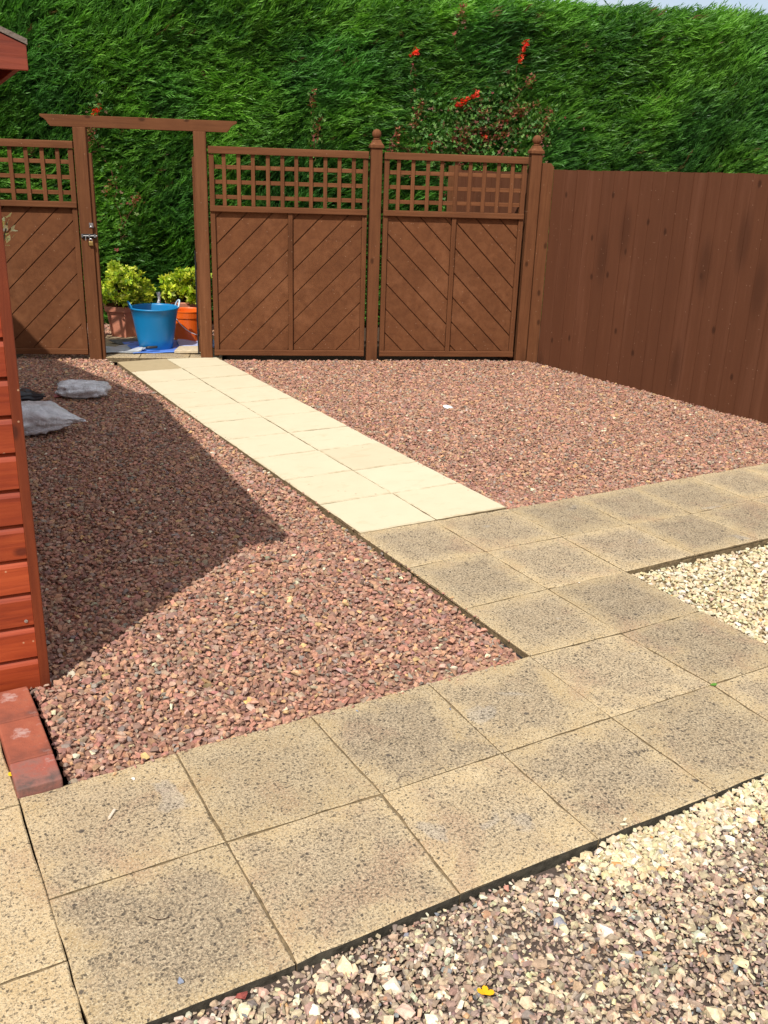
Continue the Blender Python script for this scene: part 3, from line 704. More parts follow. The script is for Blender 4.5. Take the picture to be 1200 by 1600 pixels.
# red edging bricks
M_brick = NM('red_brick'); _m = M_brick; P = _m.coord('Object'); n1 = _m.noise(P, 7, 4, .6)
c = _m.ramp(n1, [(.3, (.17,.06,.042)), (.55, (.33,.095,.055)), (.8, (.40,.14,.08))])
c = _m.mix(_m.math('MULTIPLY', _m.ramp(_m.noise(_m.coord('Object', loc=(2,0,1)), 11, 5, .7), [(.58, 0.), (.72, 1.)]), .5), c, (.62,.50,.46))
c = _m.mix(_m.math('MULTIPLY', _m.ramp(_m.noise(_m.coord('Object', loc=(5,3,1)), 5, 4, .7), [(.6, 0.), (.7, 1.)]), .55), c, (.12,.085,.08))
_m.bump(_m.noise(P, 55, 5, .7), .6, .004); _y = _m.n('ShaderNodeSeparateXYZ'); _m.L(P, _y.inputs[0]); M_brick = _m.out(c, .85, .2)
_m = NM('greyed_brick'); P = _m.coord('Object'); n1 = _m.noise(P, 9, 5, .65)
c = _m.ramp(n1, [(.35, (.12,.085,.075)), (.5, (.27,.12,.095)), (.62, (.34,.10,.07)), (.75, (.42,.36,.33))]); _m.bump(_m.noise(P, 55, 5, .7), .6, .004); M_brick2 = _m.out(c, .85, .2)
by = -.012
for k, (ln, lab) in enumerate(((.142, 'red edging brick with a greyed end beside the yellow slabs'), (.232, 'red scuffed edging brick in the middle of the short row by the shed'), (.20, 'red edging brick tucked against the shed wall'))):
    f = MB(); f.box(-.063, .063, 0, ln-.0025, -.07, .027); 
    o = f.build('edging_brick', M_brick2 if k == 0 else M_brick, bevel=.006, seg=3); o.location = (-1.765+.002*k, by, 0); o.rotation_euler = (0, random.uniform(-.01,.01), .012*(k-1)); by += ln
    tag(o, lab, 'brick', 'bricks edging the gravel by the shed')

# ------------------------------------------------------------------ hedge
HA = math.radians(-17); hd = Vector((math.cos(HA), math.sin(HA), 0)); hn = Vector((math.sin(HA), -math.cos(HA), 0))  # hn faces the garden
HO = Vector((0.3, 8.1, 0))
t = empty('conifer_hedge', HO, HA); tag(t, 'tall clipped green conifer hedge behind the brown fence', 'hedge')
# local: x along, y away (-y faces the garden)
hr = np.random.default_rng(77)
b1 = SN(71, 3.2, 3); b2 = SN(72, 10., 3); b3 = SN(73, 26., 3); fld = SN(74, 2.2, 3); fld2 = SN(75, 6, 3); cn = SN(76, 4.5, 3); cn2 = SN(78, 14., 3)
HT = 3.43
def fronds(r, k):
    out = []
    for _ in range(k):
        V, F = [], []
        def blade(p, d, L, wd, nrm, k_=1.35):
            wd *= k_
            d = d/np.linalg.norm(d); s_ = np.cross(d, nrm); s_ /= np.linalg.norm(s_); o = len(V)
            m_ = p+d*L*.5+nrm*L*r.uniform(-.06, .08)
            V.extend([p, m_+s_*wd, p+d*L-np.array([0,0,L*.12]), m_-s_*wd]); F.append((o, o+1, o+2)); F.append((o, o+2, o+3))
        ax = np.array([1., 0, 0]); nrm = np.array([0, 0, 1.])
        for j in range(7):
            tt = .08+j*.135; side = 1 if j % 2 else -1
            a = math.radians(r.uniform(9, 27))*side; bend = -.10*tt*tt
            d = np.array([math.cos(a), math.sin(a), r.uniform(-.22, .22)])
            blade(np.array([tt, 0, bend]), d, r.uniform(.40, .62)*(1-.3*tt), .024, nrm)
        blade(np.array([.0, 0, 0]), ax+np.array([0, 0, -.05]), 1.05, .03, nrm)
        out.append((np.array(V), np.array(F)))
    return out
FRD = fronds(hr, 14)
def frames(d, r):
    """orthonormal frames with x axis d and random roll"""
    d = d/np.linalg.norm(d, axis=1)[:, None]; a = r.normal(size=d.shape); a[:, 2] += 1.2; y = np.cross(a, d); y /= np.linalg.norm(y, axis=1)[:, None]; z = np.cross(d, y); return np.stack([d, y, z], 1)
def scatter(pr, P, D, L, C, r):
    Vs, Fs, Cs = [], [], []; off = 0; which = r.integers(0, len(pr), len(P)); Fm = frames(D, r)
    for k, (pv, pf) in enumerate(pr):
        idx = np.where(which == k)[0]; m = len(idx)
        if not m: continue
        v = np.einsum('vk,mkj->mvj', pv, Fm[idx])*L[idx][:, None, None]+P[idx][:, None]
        f = pf[None]+(np.arange(m)*len(pv))[:, None, None]+off
        Vs.append(v.reshape(-1, 3)); Fs.append(f.reshape(-1, pf.shape[1])); Cs.append(np.repeat(C[idx], len(pv), 0)); off += m*len(pv)
    return np.concatenate(Vs), np.concatenate(Fs), np.concatenate(Cs)
N = 95000
X = hr.uniform(-3.4, 9.6, N); Z = hr.uniform(-.02, HT, N)
q3 = np.stack([X, np.zeros(N), Z], 1)
sil = .075*b1(q3)+.04*b2(q3)+.018*b3(q3)
depth = hr.uniform(0, 1, N)**1.3*.17
round_top = np.clip((Z-(HT-.28))/.28, 0, 1)**2*.30
base_in = .10*np.clip((0.6-Z)/.6, 0, 1)
Y = -sil*1.0+depth+round_top+base_in
P = np.stack([X, Y, Z], 1)
ang = .45+.45*fld(q3)+.22*fld2(q3)      # lean of the strands in the face plane
D = np.stack([np.cos(ang)*.8+hr.normal(0,.17,N), -.42+hr.normal(0,.17,N), np.sin(ang)*.8-.05+.30*(Z/HT)+hr.normal(0,.17,N)], 1)
D[:, 0] *= np.where(hr.random(N) < .90, 1, -1)
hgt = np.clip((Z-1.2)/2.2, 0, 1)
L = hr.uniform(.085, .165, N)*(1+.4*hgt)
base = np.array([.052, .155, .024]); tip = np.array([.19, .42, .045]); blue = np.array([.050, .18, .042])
u = np.clip(.32+.30*cn(q3)+.18*cn2(q3)+hr.normal(0, .22, N)+.34*hgt-.08-.25*depth/.13, 0, 1)[:, None]  # sunlit brightness painted in by height; fronds set deeper are coloured darker
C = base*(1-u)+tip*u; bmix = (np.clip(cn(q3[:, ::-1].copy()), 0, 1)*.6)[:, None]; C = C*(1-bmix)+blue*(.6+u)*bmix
brown = hr.random(N) < .006; C[brown] = (.16, .10, .04)
# top crown fronds
N2 = 10500
X2 = hr.uniform(-3.4, 9.6, N2); Y2 = hr.uniform(.05, 1.3, N2); q2 = np.stack([X2, Y2, np.full(N2, HT)], 1)
P2 = np.stack([X2, Y2, HT-.06+.035*b1(q2)+.02*b2(q2)-hr.uniform(0,.08,N2)-np.clip((.25-Y2)/.25,0,1)**2*.12], 1)
D2 = np.stack([hr.normal(.25,.4,N2), hr.normal(-.2,.4,N2), np.abs(hr.normal(.8,.3,N2))], 1)
C2 = np.repeat(base[None], N2, 0)+(tip-base)*hr.uniform(.3, 1, (N2, 1))
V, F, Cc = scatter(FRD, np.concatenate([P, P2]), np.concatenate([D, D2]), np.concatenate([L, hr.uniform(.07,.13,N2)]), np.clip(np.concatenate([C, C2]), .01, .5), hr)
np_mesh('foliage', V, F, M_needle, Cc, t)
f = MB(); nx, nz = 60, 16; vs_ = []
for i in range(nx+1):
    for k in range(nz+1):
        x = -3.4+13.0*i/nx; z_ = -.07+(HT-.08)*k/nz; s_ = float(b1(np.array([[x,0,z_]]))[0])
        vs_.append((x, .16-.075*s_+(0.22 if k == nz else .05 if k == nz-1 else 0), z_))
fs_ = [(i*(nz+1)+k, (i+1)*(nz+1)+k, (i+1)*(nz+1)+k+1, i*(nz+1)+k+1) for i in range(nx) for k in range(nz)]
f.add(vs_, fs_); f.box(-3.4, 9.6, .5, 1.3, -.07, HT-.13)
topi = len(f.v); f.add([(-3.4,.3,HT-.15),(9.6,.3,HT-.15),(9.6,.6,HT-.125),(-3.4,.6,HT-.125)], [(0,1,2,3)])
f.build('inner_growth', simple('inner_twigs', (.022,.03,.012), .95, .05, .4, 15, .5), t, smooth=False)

# ------------------------------------------------------------------ climbers on the hedge
def leafproto(r, k, lobes=5, wd=.24):
    out = []
    for _ in range(k):
        V, F = [], []
        for j in range(lobes):
            a = (j-(lobes-1)/2)*1.05+r.uniform(-.15, .15); d = np.array([math.cos(a), math.sin(a), r.uniform(-.2, .1)]); s_ = np.array([-math.sin(a), math.cos(a), 0])
            o = len(V); V.extend([np.zeros(3), d*.5+s_*wd+np.array([0,0,.06]), d*1., d*.5-s_*wd+np.array([0,0,.06])]); F.append((o,o+1,o+2)); F.append((o,o+2,o+3))
        out.append((np.array(V), np.array(F)))
    return out
LP5 = leafproto(hr, 6); LP3 = leafproto(hr, 6, 3, .3)
def hl(x, z, out=.12):      # world-local point on the hedge face
    s_ = .075*float(b1(np.array([[x, 0, z]]))[0])+.04*float(b2(np.array([[x, 0, z]]))[0]); return Vector((x, -s_-out, z))
M_stem = simple('climber_stem', (.16, .05, .035), .7, .2); 
def climber(label, stems, clumps, flowers, nleaf, seed):
    flowers = [(a, b, c, d, int(n*(2.2 if k else 1)), k) for a, b, c, d, n, k in flowers]
    r = np.random.default_rng(seed); rr = random.Random(seed)
    t = empty('climbing_plant', HO, HA); tag(t, label, 'climber', 'flame flowered climbers on the hedge')
    f = MB(); pts_all = []
    for path in stems:
        pts = []
        for (x0, z0), (x1, z1) in zip(path[:-1], path[1:]):
            n = max(2, int(math.hypot(x1-x0, z1-z0)/.06))
            for i in range(n): 
                tt = i/n; pts.append(hl(x0+(x1-x0)*tt+rr.uniform(-.03,.03), z0+(z1-z0)*tt, .03+rr.uniform(0,.07)))
        pts.append(hl(*path[-1], .08)); f.tube(pts, .003, 5); pts_all += pts
    f.build('stems', M_stem, t)
    # leaves
    Ps, Cs = [], []
    for p in pts_all:
        for _ in range(int(nleaf/len(pts_all)*.45)+1): Ps.append((p.x+r.normal(0,.035), p.y-r.uniform(.02,.09), p.z+r.normal(0,.035)))
    for (cx_, cz_, rx, rz, n) in clumps:
        for _ in range(n):
            x, z = cx_+r.normal(0, rx), cz_+r.normal(0, rz)
            if z < .05: continue
            h = hl(x, z, .11); Ps.append((h.x, h.y-r.uniform(0,.07), h.z))
    Ps = np.array(Ps); n = len(Ps)
    C = palette(r, n, [(.11,.25,.05),(.17,.32,.07),(.07,.18,.04),(.20,.10,.06),(.24,.045,.04),(.17,.24,.07)], [30, 16, 24, 9, 10, 5])
    D = np.stack([r.normal(0,.6,n), -r.uniform(.2,.9,n), r.normal(-.1,.6,n)], 1)
    V, F, Cc = scatter(LP5, Ps, D, r.uniform(.016,.032,n), C, r); np_mesh('leaves', V, F, M_leaf, Cc, t)
    # flowers: each cluster its own part
    for (x, z, dx, dz, n, kind) in flowers:
        q = []
        for i in range(n):
            tt = i/max(1, n-1)-.5; h = hl(x+dx*tt+r.normal(0,.012), z+dz*tt+r.normal(0,.012), .13+r.uniform(0,.05)); q.append(h[:])
        if kind: q = [(a+r.normal(0,.02), b, c+r.normal(0,.02)) for a, b, c in q]
        q = np.array(q); cc = palette(r, n, [(.85,.035,.02),(.75,.02,.02),(.9,.10,.05)] if kind == 0 else [(.40,.12,.08),(.32,.06,.05),(.48,.20,.12),(.26,.10,.06)], [1]*(3 if kind == 0 else 4))
        D = np.stack([r.normal(0,.5,n), -np.ones(n), r.normal(.1,.5,n)], 1)
        V, F, Cc = scatter(LP5, q, D, r.uniform(.018,.030,n)*(1 if kind == 0 else .75), cc, r); np_mesh('flower_cluster', V, F, M_petal, Cc, t)
climber('climber with scarlet flowers and reddish seed stems spreading above the right trellis', 
  [[(4.0,.9),(3.95,1.5),(4.02,2.0),(4.05,2.4)],[(3.9,1.3),(3.65,1.9),(3.45,2.3),(3.43,2.8)],[(4.1,1.6),(4.4,2.1),(4.62,2.5),(4.63,2.95)],[(4.0,1.9),(4.5,2.05),(4.95,2.2),(5.0,2.0)],[(3.75,1.6),(4.3,1.9),(4.75,2.65)],[(3.4,1.8),(3.45,2.4)],[(4.25,1.5),(4.3,2.2)],[(4.9,1.8),(4.85,2.35)],[(3.2,1.85),(3.25,2.15)]],
  [(3.9,1.95,.22,.13,420),(4.4,2.2,.28,.14,420),(4.05,2.25,.22,.12,260),(4.85,2.2,.16,.16,220),(4.5,1.85,.25,.08,220),(3.6,2.1,.12,.2,140),(4.6,2.5,.12,.12,90),(3.95,1.55,.1,.2,80)],
  [(3.44,2.84,.03,.05,26,0),(4.64,2.92,.05,.22,46,0),(4.05,2.42,.24,.14,60,0),(4.28,2.06,.04,.05,10,0),(4.24,2.28,.08,.05,14,1),(4.75,2.65,.08,.06,16,1),(3.64,1.93,.03,.05,8,0),
   (4.02,1.9,.06,.5,60,1),(4.15,2.1,.5,.15,50,1),(4.55,2.25,.3,.2,40,1),(4.95,2.2,.1,.3,36,1),(3.5,2.25,.1,.25,30,1),(3.25,2.0,.05,.25,22,1),(4.42,2.05,.3,.1,30,1),(4.7,2.35,.3,.1,30,1),(4.0,1.55,.05,.3,26,0),(4.08,1.35,.06,.1,16,1)], 500, 3)
climber('climber with one scarlet cluster just above the gateway cross beam', [[(.35,.9),(.3,1.5),(.12,1.9),(.2,2.2)],[(.35,.9),(.5,1.35)]],
  [(.3,1.3,.12,.2,60),(.2,2.25,.05,.08,40)], [(.19,2.15,.05,.07,26,0),(.09,1.9,.03,.2,26,1),(.26,1.42,.03,.1,12,1),(.52,1.3,.06,.08,16,1)], 90, 4)
climber('thin reddish climber strand above the panel right of the gateway', [[(2.35,1.5),(2.4,1.95),(2.36,2.45)]], [(2.4,2.1,.05,.15,40)], [(2.36,2.35,.03,.15,14,1),(2.42,2.05,.04,.2,14,1)], 60, 5)
climber('single small climber strand high on the hedge near the top', [[(3.9,2.9),(3.93,3.3)]], [(3.92,3.2,.04,.1,20)], [(3.93,3.28,.03,.12,12,1)], 30, 6)

# ------------------------------------------------------------------ things behind the gateway
def shrub(name, label, cat, loc, rx, rz_, h0, nb, nl, seed, cols, wts, leafL=(.03,.05), pr=LP3, group=None, trans=None):
    r = np.random.default_rng(seed); rr = random.Random(seed)
    t = empty(name, loc); tag(t, label, cat, group)
    f = MB(); tips = []
    for b in range(nb):
        th = rr.uniform(0, 6.28); ph = math.acos(rr.uniform(-.22, 1)); rad = rr.uniform(.55, 1.12)*(1+.12*math.sin(3*th+seed))
        e = Vector((rx*rad*math.sin(ph)*math.cos(th), rx*rad*math.sin(ph)*math.sin(th), h0+rz_*rad*math.cos(ph)))
        m_ = Vector((e.x*.35, e.y*.35, h0*.3+e.z*.35)); f.tube([(e.x*.08, e.y*.08, 0), m_, e], [.006, .0045, .002], 5); tips.append(e); 
        for _ in range(2): tips.append(m_.lerp(e, rr.uniform(.5, .9))+Vector((rr.uniform(-.03,.03), rr.uniform(-.03,.03), rr.uniform(-.02,.03))))
    f.build('branches', simple(name+'_bark', (.10,.065,.04), .9, .1), t)
    Ps, Ds, L = [], [], []
    for e in tips:
        o = Vector((e.x, e.y, (e.z-h0*.4))).normalized()
        for _ in range(nl):
            p = e+Vector((rr.gauss(0,.011), rr.gauss(0,.011), rr.gauss(0,.012))); Ps.append(p[:]); d = o+Vector((rr.gauss(0,.7), rr.gauss(0,.7), rr.gauss(.15,.5))); Ds.append(d[:]); L.append(rr.uniform(*leafL))
    C = palette(r, len(Ps), cols, wts, .12); V, F, Cc = scatter(pr, np.array(Ps), np.array(Ds), np.array(L), C, r)
    np_mesh('foliage', V, F, M_leaf, Cc, t); return t
M_terra = simple('terracotta_plastic', (.60, .24, .15), .6, .3, .1, 6, .1)
def pot(label, loc, rz, seed):
    t = empty('plant_pot', loc, rz); tag(t, label, 'plant pot', 'terracotta pots behind the gateway')
    n = 6; 
    def ring(r, z): return [(r*math.cos(2*math.pi*k/n), r*math.sin(2*math.pi*k/n), z) for k in range(n)]
    f = MB(); vs_ = ring(.135,0)+ring(.185,.285)+ring(.17,.285)+ring(.13,.03); f.add(vs_, [tuple(range(n-1,-1,-1))]+[(r*n+k, r*n+(k+1)%n, (r+1)*n+(k+1)%n, (r+1)*n+k) for r in range(3) for k in range(n)]+[tuple(range(18,24))])
    # corner ribs
    for k in range(n):
        a = 2*math.pi*k/n; f.tube([(.138*math.cos(a),.138*math.sin(a),.002),(.187*math.cos(a),.187*math.sin(a),.284)], .011, 6)
    f.build('pot_body', M_terra, t, bevel=.003)
    f = MB(); vs_ = ring(.215,.286)+ring(.225,.335)+ring(.192,.342)+ring(.178,.290); f.add(vs_, [(r*n+k, r*n+(k+1)%n, ((r+1)%4)*n+(k+1)%n, ((r+1)%4)*n+k) for r in range(4) for k in range(n)]); f.build('pot_rim', M_terra, t, bevel=.005, seg=3)
    f = MB(); f.add(ring(.176,.30), [tuple(range(n))]); f.build('soil', M_soil, t)
YG = [(.46,.56,.04),(.66,.70,.07),(.30,.42,.03),(.70,.70,.16),(.16,.26,.04)]; YW = [30, 25, 18, 10, 10]
PL = Vector((.42, 7.30, -.03)); PR_ = Vector((1.12, 7.42, -.03))
pot('terracotta hexagonal pot left of the blue tub', PL, .3, 1)
pot('terracotta hexagonal pot behind the orange bucket, partly hidden', PR_, .75, 2)
GS = 'lime green shrubs growing in pots'
shrub('potted_shrub', 'bushy lime green shrub in the left terracotta pot', 'shrub', PL+Vector((0,0,.30)), .28, .27, .13, 120, 6, 21, YG, YW, group=GS)
shrub('potted_shrub', 'lime green shrub with pointed leaves above the orange bucket', 'shrub', PR_+Vector((0,0,.30)), .26, .27, .11, 85, 5, 22, YG, YW, leafL=(.035,.06), group=GS)
M_blue = simple('blue_plastic', (.006, .19, .44), .35, .5, .06, 5); M_blue.node_tree.nodes['Principled BSDF'].inputs['Subsurface Weight'].default_value = 0.0
M_orange = simple('orange_plastic', (.80, .13, .012), .35, .5, .05, 5)
M_white = simple('white_plastic', (.75, .76, .78), .4, .4, .05, 5)
t = empty('plastic_tub', (.505, 6.50, .004), .15); tag(t, 'bright blue flexible plastic tub with two loop handles on the blue sheet', 'tub')
f = MB(); f.lathe([(.001,.0),(.150,.0),(.158,.006),(.172,.10),(.190,.20),(.207,.30),(.222,.372),(.230,.378),(.231,.388),(.224,.392),(.217,.385),(.214,.372),(.200,.30),(.165,.10),(.150,.012),(.001,.010)], 48); f.build('tub_body', M_blue, t, smooth=True)
def loop(a, mat):
    f = MB(); pts = []
    for k in range(13):
        th = math.pi*k/12; w_ = .060*math.cos(th); hh = .070*math.sin(th)
        rr_ = .224+.018*math.sin(th); aa = a+w_/.224; pts.append((rr_*math.cos(aa), rr_*math.sin(aa), .375+hh))
    f.tube(pts, .0085, 8); f.build('handle', mat, t, smooth=True)
loop(math.radians(-12), simple('pale_handle', (.55,.68,.78), .4, .4)); loop(math.radians(168), M_blue)
t = empty('plastic_bucket', (.93, 6.83, .004), .4); tag(t, 'orange round bucket half hidden behind the right gate post', 'bucket')
f = MB(); f.lathe([(.001,0),(.125,0),(.130,.005),(.150,.22),(.152,.222),(.152,.228),(.159,.230),(.165,.29),(.170,.292),(.170,.298),(.160,.30),(.152,.29),(.122,.012),(.001,.010)], 40); f.build('bucket_body', M_orange, t, smooth=False)
f = MB(); pts = [(.166*math.cos(a), .166*math.sin(a)-.0, .27-.20*math.sin((a-math.radians(180))/math.radians(180)*math.pi)) for a in [math.radians(180+15*k) for k in range(13)]]
f.tube([(x*1.06, y*1.06, z) for x, y, z in pts], .004, 6); f.build('handle', M_white, t, smooth=True)
# white bag / bottle behind the tub
def crumple(name, label, cat, loc, rz, dims, mat, seed, tail=None, amp=.09, n=64):
    R_ = SN(seed, 4.5, 3, 18); R2 = SN(seed+1, 5, 3, 4); t = empty(name, loc, rz); tag(t, label, cat)
    V, F = [], []; m_ = n//2
    for i in range(m_+1):
        ph = math.pi*i/m_
        for j in range(n):
            th = 2*math.pi*j/n; x = math.sin(ph)*math.cos(th); y = math.sin(ph)*math.sin(th); z = math.cos(ph)
            se = lambda v, e: math.copysign(abs(v)**e, v)
            V.append([se(x,.75), se(y,.75), se(z,.85)])
    V = np.array(V); rd1 = R_(V*1.0)*amp*1.6; rid = 1-np.abs(R2(V*.8))*2+.35*(1-np.abs(SN(seed+2, 11, 3, 5)(V))*2); r9 = np.random.default_rng(seed+9); cre = sum(np.abs(np.sin(V@(r9.normal(size=3)*q)+r9.uniform(0, 6))) for q in (2.2, 2.8, 3.5, 4.5, 6, 8))/6
    V = V*(1+.5*rd1+(cre-.6)*amp*4.2)[:, None]
    if tail:
        ax, ln = tail; tx = np.clip((V[:, 0]*ax-.45)/.6, 0, 1); V[:, 0] += ax*tx*ln; V[:, 1] *= 1-.82*tx; V[:, 2] = V[:, 2]*(1-.80*tx)+(-.35)*tx
    V = V*np.array(dims)/2; V[:, 2] -= V[:, 2].min(); V[:, 2] = np.maximum(V[:, 2], .002)
    F = np.array([[i*n+j, i*n+(j+1) % n, (i+1)*n+(j+1) % n, (i+1)*n+j] for i in range(m_) for j in range(n)])
    o = np_mesh('bag', V, F, mat, None, t, smooth=True); return t
def poly_mat(name, c, a=.5, tr=0.35):
    m = NM(name); n_ = m.noise(m.coord('Object'), 14, 6, .7, 1.5)
    m.out(m.ramp(n_, [(.3, tuple(x*.9 for x in c)), (.5, c)]), .3, .8, **{'Coat Weight': .5, 'Coat Roughness': .15}); m.bump(n_, 1.0, .035)
    t_ = m.n('ShaderNodeBsdfTransparent'); mx = m.n('ShaderNodeMixShader'); m.L(m.ramp(m.noise(m.coord('Object', loc=(2,1,0)), 7, 4, .6, 1.0), [(.45, .04), (.62, tr*3)]), mx.inputs[0])
    m.L(m.b.outputs[0], mx.inputs[1]); m.L(t_.outputs[0], mx.inputs[2]); m.L(mx.outputs[0], m.t.nodes['Material Output'].inputs[0]); return m.mat
M_bag = poly_mat('clear_polythene', (.95,.96,1.0), tr=.08); M_bag2 = poly_mat('milky_polythene', (.85,.86,.9), tr=.1)
t = crumple('plastic_bag', 'small white plastic bag with a twisted neck between tub and right pot', 'bag', (.71, 7.08, -.02), .3, (.16,.14,.34), M_bag2, 91, amp=.06)
f = MB(); f.tube([(.0,0,.28),(.005,.0,.35),(.022,.0,.40),(.012,0,.47)], [.035,.018,.014,.022], 8); f.build('twisted_neck', M_bag2, t, smooth=True)
bagA = crumple('gravel_bag', 'long pale translucent bag lying nearest the cream path, reddish print at its left end', 'bag', (-.565, 4.80, -.02), -.42, (.37,.25,.125), M_bag, 92)
f = MB(); f.box(-.195,-.105,-.055,.065,.072,.086); o = f.build('printed_flap', simple('red_print', (.38,.12,.12), .5, .3), bagA, bevel=.006); o.rotation_euler = (.1,-.25,.1)
bagA['group'] = 'empty gravel bags left in the shade'
bagB = crumple('gravel_bag', 'white translucent bag with a pointed tied end, half behind the shed corner', 'bag', (-1.08, 3.93, -.02), -.28, (.46,.36,.20), M_bag, 95, tail=(1, .35))
bagB['group'] = 'empty gravel bags left in the shade'
t = crumple('dark_sack', 'crumpled black sack end with a pale green patch peeping out by the shed', 'sack', (-1.02, 4.76, -.02), .1, (.26,.2,.11), simple('black_plastic', (.015,.015,.02), .4, .5), 97, tail=(1,.3))
f = MB(); f.lathe([(.001,.006),(.04,.004),(.055,0)], 12); o = f.build('green_patch', simple('pale_green', (.38,.52,.45), .5, .3), t); o.location = (-.04,-.02,.105); o.rotation_euler = (.5,.0,0)
# sheets and loose things on the ground behind the gateway
def sheet(name, label, cat, loc, rz, w_, d_, mat, seed, amp=.012, n=26, th=.0):
    R_ = SN(seed, 9, 2); V = []
    for i in range(n):
        for j in range(n):
            x = (i/(n-1)-.5)*w_; y = (j/(n-1)-.5)*d_; e = SN(seed+1, 7, 2); x2 = x*(1+.08*math.sin(5*y/d_+seed)); V.append((x2, y*(1+.06*math.sin(6*x/w_)), 0))
    V = np.array(V); V[:, 2] = .004+amp*np.abs(R_(V[:, :2])); F = np.array([[i*n+j, (i+1)*n+j, (i+1)*n+j+1, i*n+j+1] for i in range(n-1) for j in range(n-1)])
    o = np_mesh(name, V, F, mat, None, None, smooth=True); o.location = loc; o.rotation_euler = (0,0,rz); tag(o, label, cat)
    so = o.modifiers.new('thick', 'SOLIDIFY'); so.thickness = .002; return o
M_tarp = simple('blue_tarp', (.12,.25,.70), .45, .4, .15, 10, .4)
sheet('tarpaulin', 'blue plastic sheet spread under the blue tub', 'tarpaulin', (.56, 6.52, .0), -.15, .62, .62, M_tarp, 31, .010)
sheet('tarpaulin', 'pale blue crumpled sheet in front of the orange bucket', 'tarpaulin', (.93, 6.55, .0), -.3, .36, .42, simple('pale_blue_sheet', (.42,.50,.78), .45, .4, .2, 14, .5), 33, .02)
sheet('plastic_sheet', 'grey white folded plastic sheet inside the gateway on the left', 'sheet', (.13, 6.50, .0), .1, .40, .34, simple('grey_sheet', (.50,.52,.54), .4, .4, .2, 14, .5), 35, .035)
sheet('crumpled_cloth', 'dark grey crumpled rag behind the folded sheet', 'rag', (.38, 6.85, .0), .5, .34, .3, simple('dark_rag', (.12,.12,.11), .9, .2, .4, 20, .5), 37, .04)
f = MB(); f.box(-.13,.13,-.10,.10,0,.03); o = f.build('loose_slab', M_stone if False else simple('loose_stone', (.55,.46,.32), .9, .2, .15, 30, .4), bevel=.006); o.location = (.74, 6.18, .012); o.rotation_euler = (.03,-.05,-.55)
tag(o, 'loose offcut of pale paving lying inside the gateway by the right post', 'paving offcut')
t = empty('brick_trowel', (.28, 6.32, .006), -.2); tag(t, 'grey bladed trowel with dark handle lying inside the gateway', 'trowel')
f = MB(); f.add([(-.16,0,.006),(-.07,.05,.006),(.02,.012,.010),(.02,-.012,.010),(-.07,-.05,.006),(-.16,0,.002),(-.07,.05,.002),(.02,.012,.006),(.02,-.012,.006),(-.07,-.05,.002)], [(0,4,3,2,1),(5,6,7,8,9),(0,1,6,5),(1,2,7,6),(2,3,8,7),(3,4,9,8),(4,0,5,9)]); f.build('blade', simple('dull_steel', (.32,.33,.33), .5, .4, .2, 30), t)
f = MB(); f.tube([(.02,0,.01),(.05,0,.04),(.07,0,.04)], .005, 8); f.build('shank', M_steel, t)
f = MB(); f.tube([(.07,0,.04),(.10,0,.042),(.17,0,.045),(.18,0,.045)], [.010,.014,.013,.008], 10); f.build('handle', M_black, t, smooth=True)

# ------------------------------------------------------------------ small things
f = MB(); f.lathe([(.001,.006),(.030,.006),(.036,.008),(.040,.004),(.038,0),(.001,0)], 24); o = f.build('white_disc', M_white, smooth=True); o.location = (1.87,3.44,-.008); o.rotation_euler = (.15,.1,0); tag(o, 'small white round lid lying on the sunny red gravel', 'lid')
def flat_leaf(name, label, cat, loc, rz, c, size, lobes, tilt=(.15,.1)):
    f = MB()
    for j in range(lobes):
        a = (j-(lobes-1)/2)*1.15; d = Vector((math.cos(a), math.sin(a), .25)); s_ = Vector((-math.sin(a), math.cos(a), 0))
        ctr = [(0,0,0), d*.35+s_*.30, d*.75+s_*.34, d*1.02+s_*.12, d*.95-s_*.05, d*.98-s_*.2, d*.7-s_*.36, d*.33-s_*.28]
        f.add([Vector(p)*size for p in ctr], [tuple(range(8))])
    o = f.build(name, simple(name+'_skin', c, .5, .3, .1, 60)); o.location = loc; o.rotation_euler = (*tilt, rz); so = o.modifiers.new('t','SOLIDIFY'); so.thickness = .0006
    tag(o, label, cat)
flat_leaf('fallen_petal', 'bright yellow three lobed petal on the foreground gravel', 'petal', (-1.035,-1.19,.0), 1.1, (.85,.42,.01), .021, 3)
flat_leaf('fallen_leaf', 'small green leaf on the slab joint at the right', 'leaf', (.462,-.46,.003), -.6, (.10,.25,.03), .024, 1, (0,.0))
flat_leaf('fallen_leaf', 'tiny yellow leaf beside the red edging brick at the far left', 'leaf', (-1.835,.10,.006), .4, (.75,.50,.02), .012, 2)
def twig(label, pts, r_, c):
    f = MB(); f.tube(pts, r_, 6); tag(f.build('twig', simple('twig_bark', c, .8, .2)), label, 'twig')
twig('thin dark curved twig on the weathered slab near the left corner', [(-1.63,-.625,.004),(-1.615,-.645,.005),(-1.600,-.652,.006),(-1.585,-.650,.004)], .0011, (.05,.03,.02))
twig('curved pale stalk on the slab joint in the middle of the paving', [(-.83,-.44,.004),(-.81,-.425,.012),(-.785,-.43,.012),(-.775,-.445,.003)], .0013, (.25,.2,.15))
twig('short whitish stick on the slab beside the red edging bricks', [(-1.622,-.222,.005),(-1.60,-.195,.006)], .0042, (.7,.6,.48))
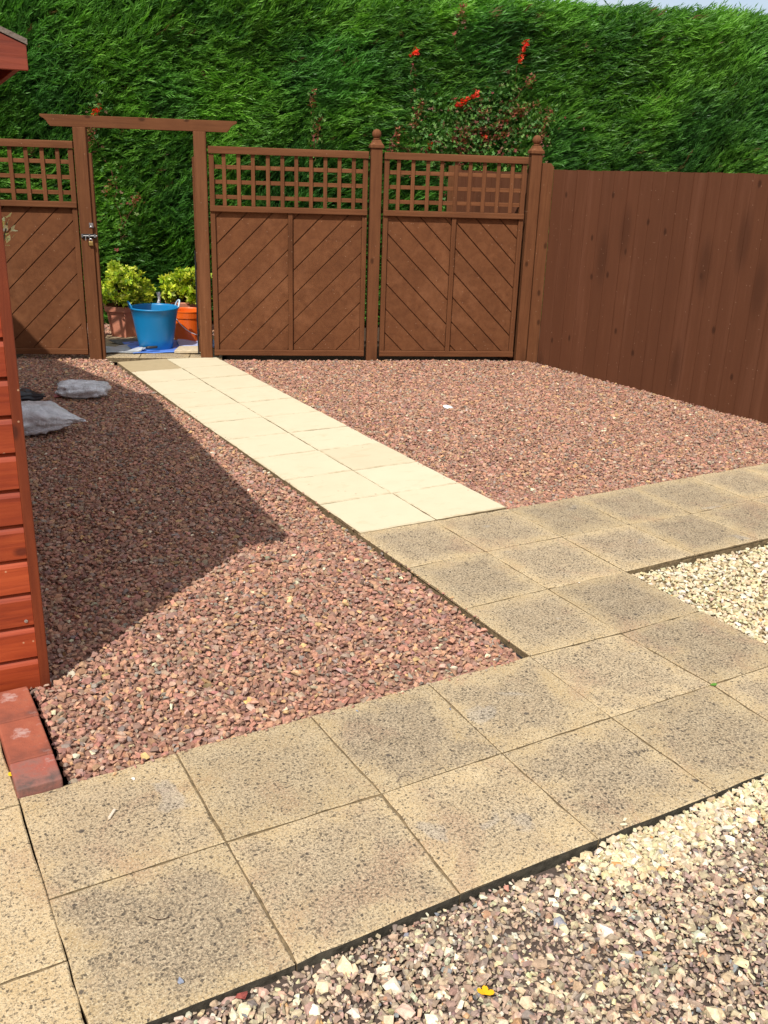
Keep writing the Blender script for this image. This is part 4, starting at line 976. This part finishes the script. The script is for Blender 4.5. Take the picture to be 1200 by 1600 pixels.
# loose stones lying on the slabs
rs = random.Random(77); k = 0
GP = 'loose stones lying on the paving'
for (x, y, s_, c, lab) in ((-1.515,-.075,.007,(.8,.76,.68),'whitish chip on the slab just below the red gravel corner'), (-.755,-.045,.006,(.25,.29,.36),'blue grey chip near the gravel edge on the second slab'), (-.47,-.175,.007,(.22,.25,.32),'blue grey chip beside the slab joint in the middle'),
    (-1.62,-.845,.010,(.24,.27,.34),'blue grey pebble at the bottom edge of the paving'), (-1.51,-.932,.016,(.30,.075,.06),'dark red stone at the slab edge at the bottom of the picture'), (-.36,-.90,.012,(.72,.64,.44),'cream stone on the edge of the slab above the cream gravel'), (-.34,-.885,.009,(.75,.66,.46),'second cream stone by the slab edge above the cream gravel'),
    (.62,.44,.006,(.65,.6,.5),'pale chip on the worn slab near the cream gravel corner'), (-.79,-.935,.013,(.62,.28,.20),'pinkish stone against the slab edge in the foreground'),(-.72,-.93,.012,(.78,.72,.55),'yellow white stone against the slab edge in the foreground')):
    pv, pf = PR[k % 22]; V = pv*np.array([1.2,.85,.6])*s_; V[:, 2] -= V[:, 2].min()
    o = np_mesh('loose_stone', V, pf, M_stone, np.tile(c, (len(V), 1))); o.location = (x, y, .0005 if y > -.915 else -.018); o.rotation_euler = (0,0,rs.uniform(0,6)); tag(o, lab, 'stone', GP); k += 1
# variegated evergreen tips leaning out past the shed corner
r = np.random.default_rng(8)
t = empty('variegated_shrub', (-1.50, 2.05, -.02)); tag(t, 'cream edged evergreen shoots poking out past the shed corner', 'shrub')
f = MB(); tips = []
for (dx, dy, h) in ((.105,-.02,1.46),(.09,.02,1.40),(.03,.0,1.2),(.02,.03,.9)):
    f.tube([(0,0,0),(.0,dy*.3,h*.5),(dx*.4,dy*.6,h*.85),(dx,dy,h)], [.009,.007,.005,.003], 6); tips.append((dx,dy,h))
f.build('stems', simple('shrub_stem', (.10,.10,.05), .8, .2), t)
Ps, Ds = [], []
for e in tips[:2]:
    for _ in range(9): Ps.append([e[0]+r.normal(0,.016), e[1]+r.normal(0,.02), e[2]-r.uniform(-.03,.06)]); Ds.append([r.normal(.4,.5), r.normal(-.2,.6), r.normal(.2,.6)])
V, F, Cc = scatter(leafproto(r, 4, 1, .27), np.array(Ps), np.array(Ds), r.uniform(.03,.045,len(Ps)), palette(r, len(Ps), [(.62,.66,.36),(.35,.45,.16),(.70,.72,.45)], [2,1,2]), r)
np_mesh('leaves', V, F, M_leaf, Cc, t)
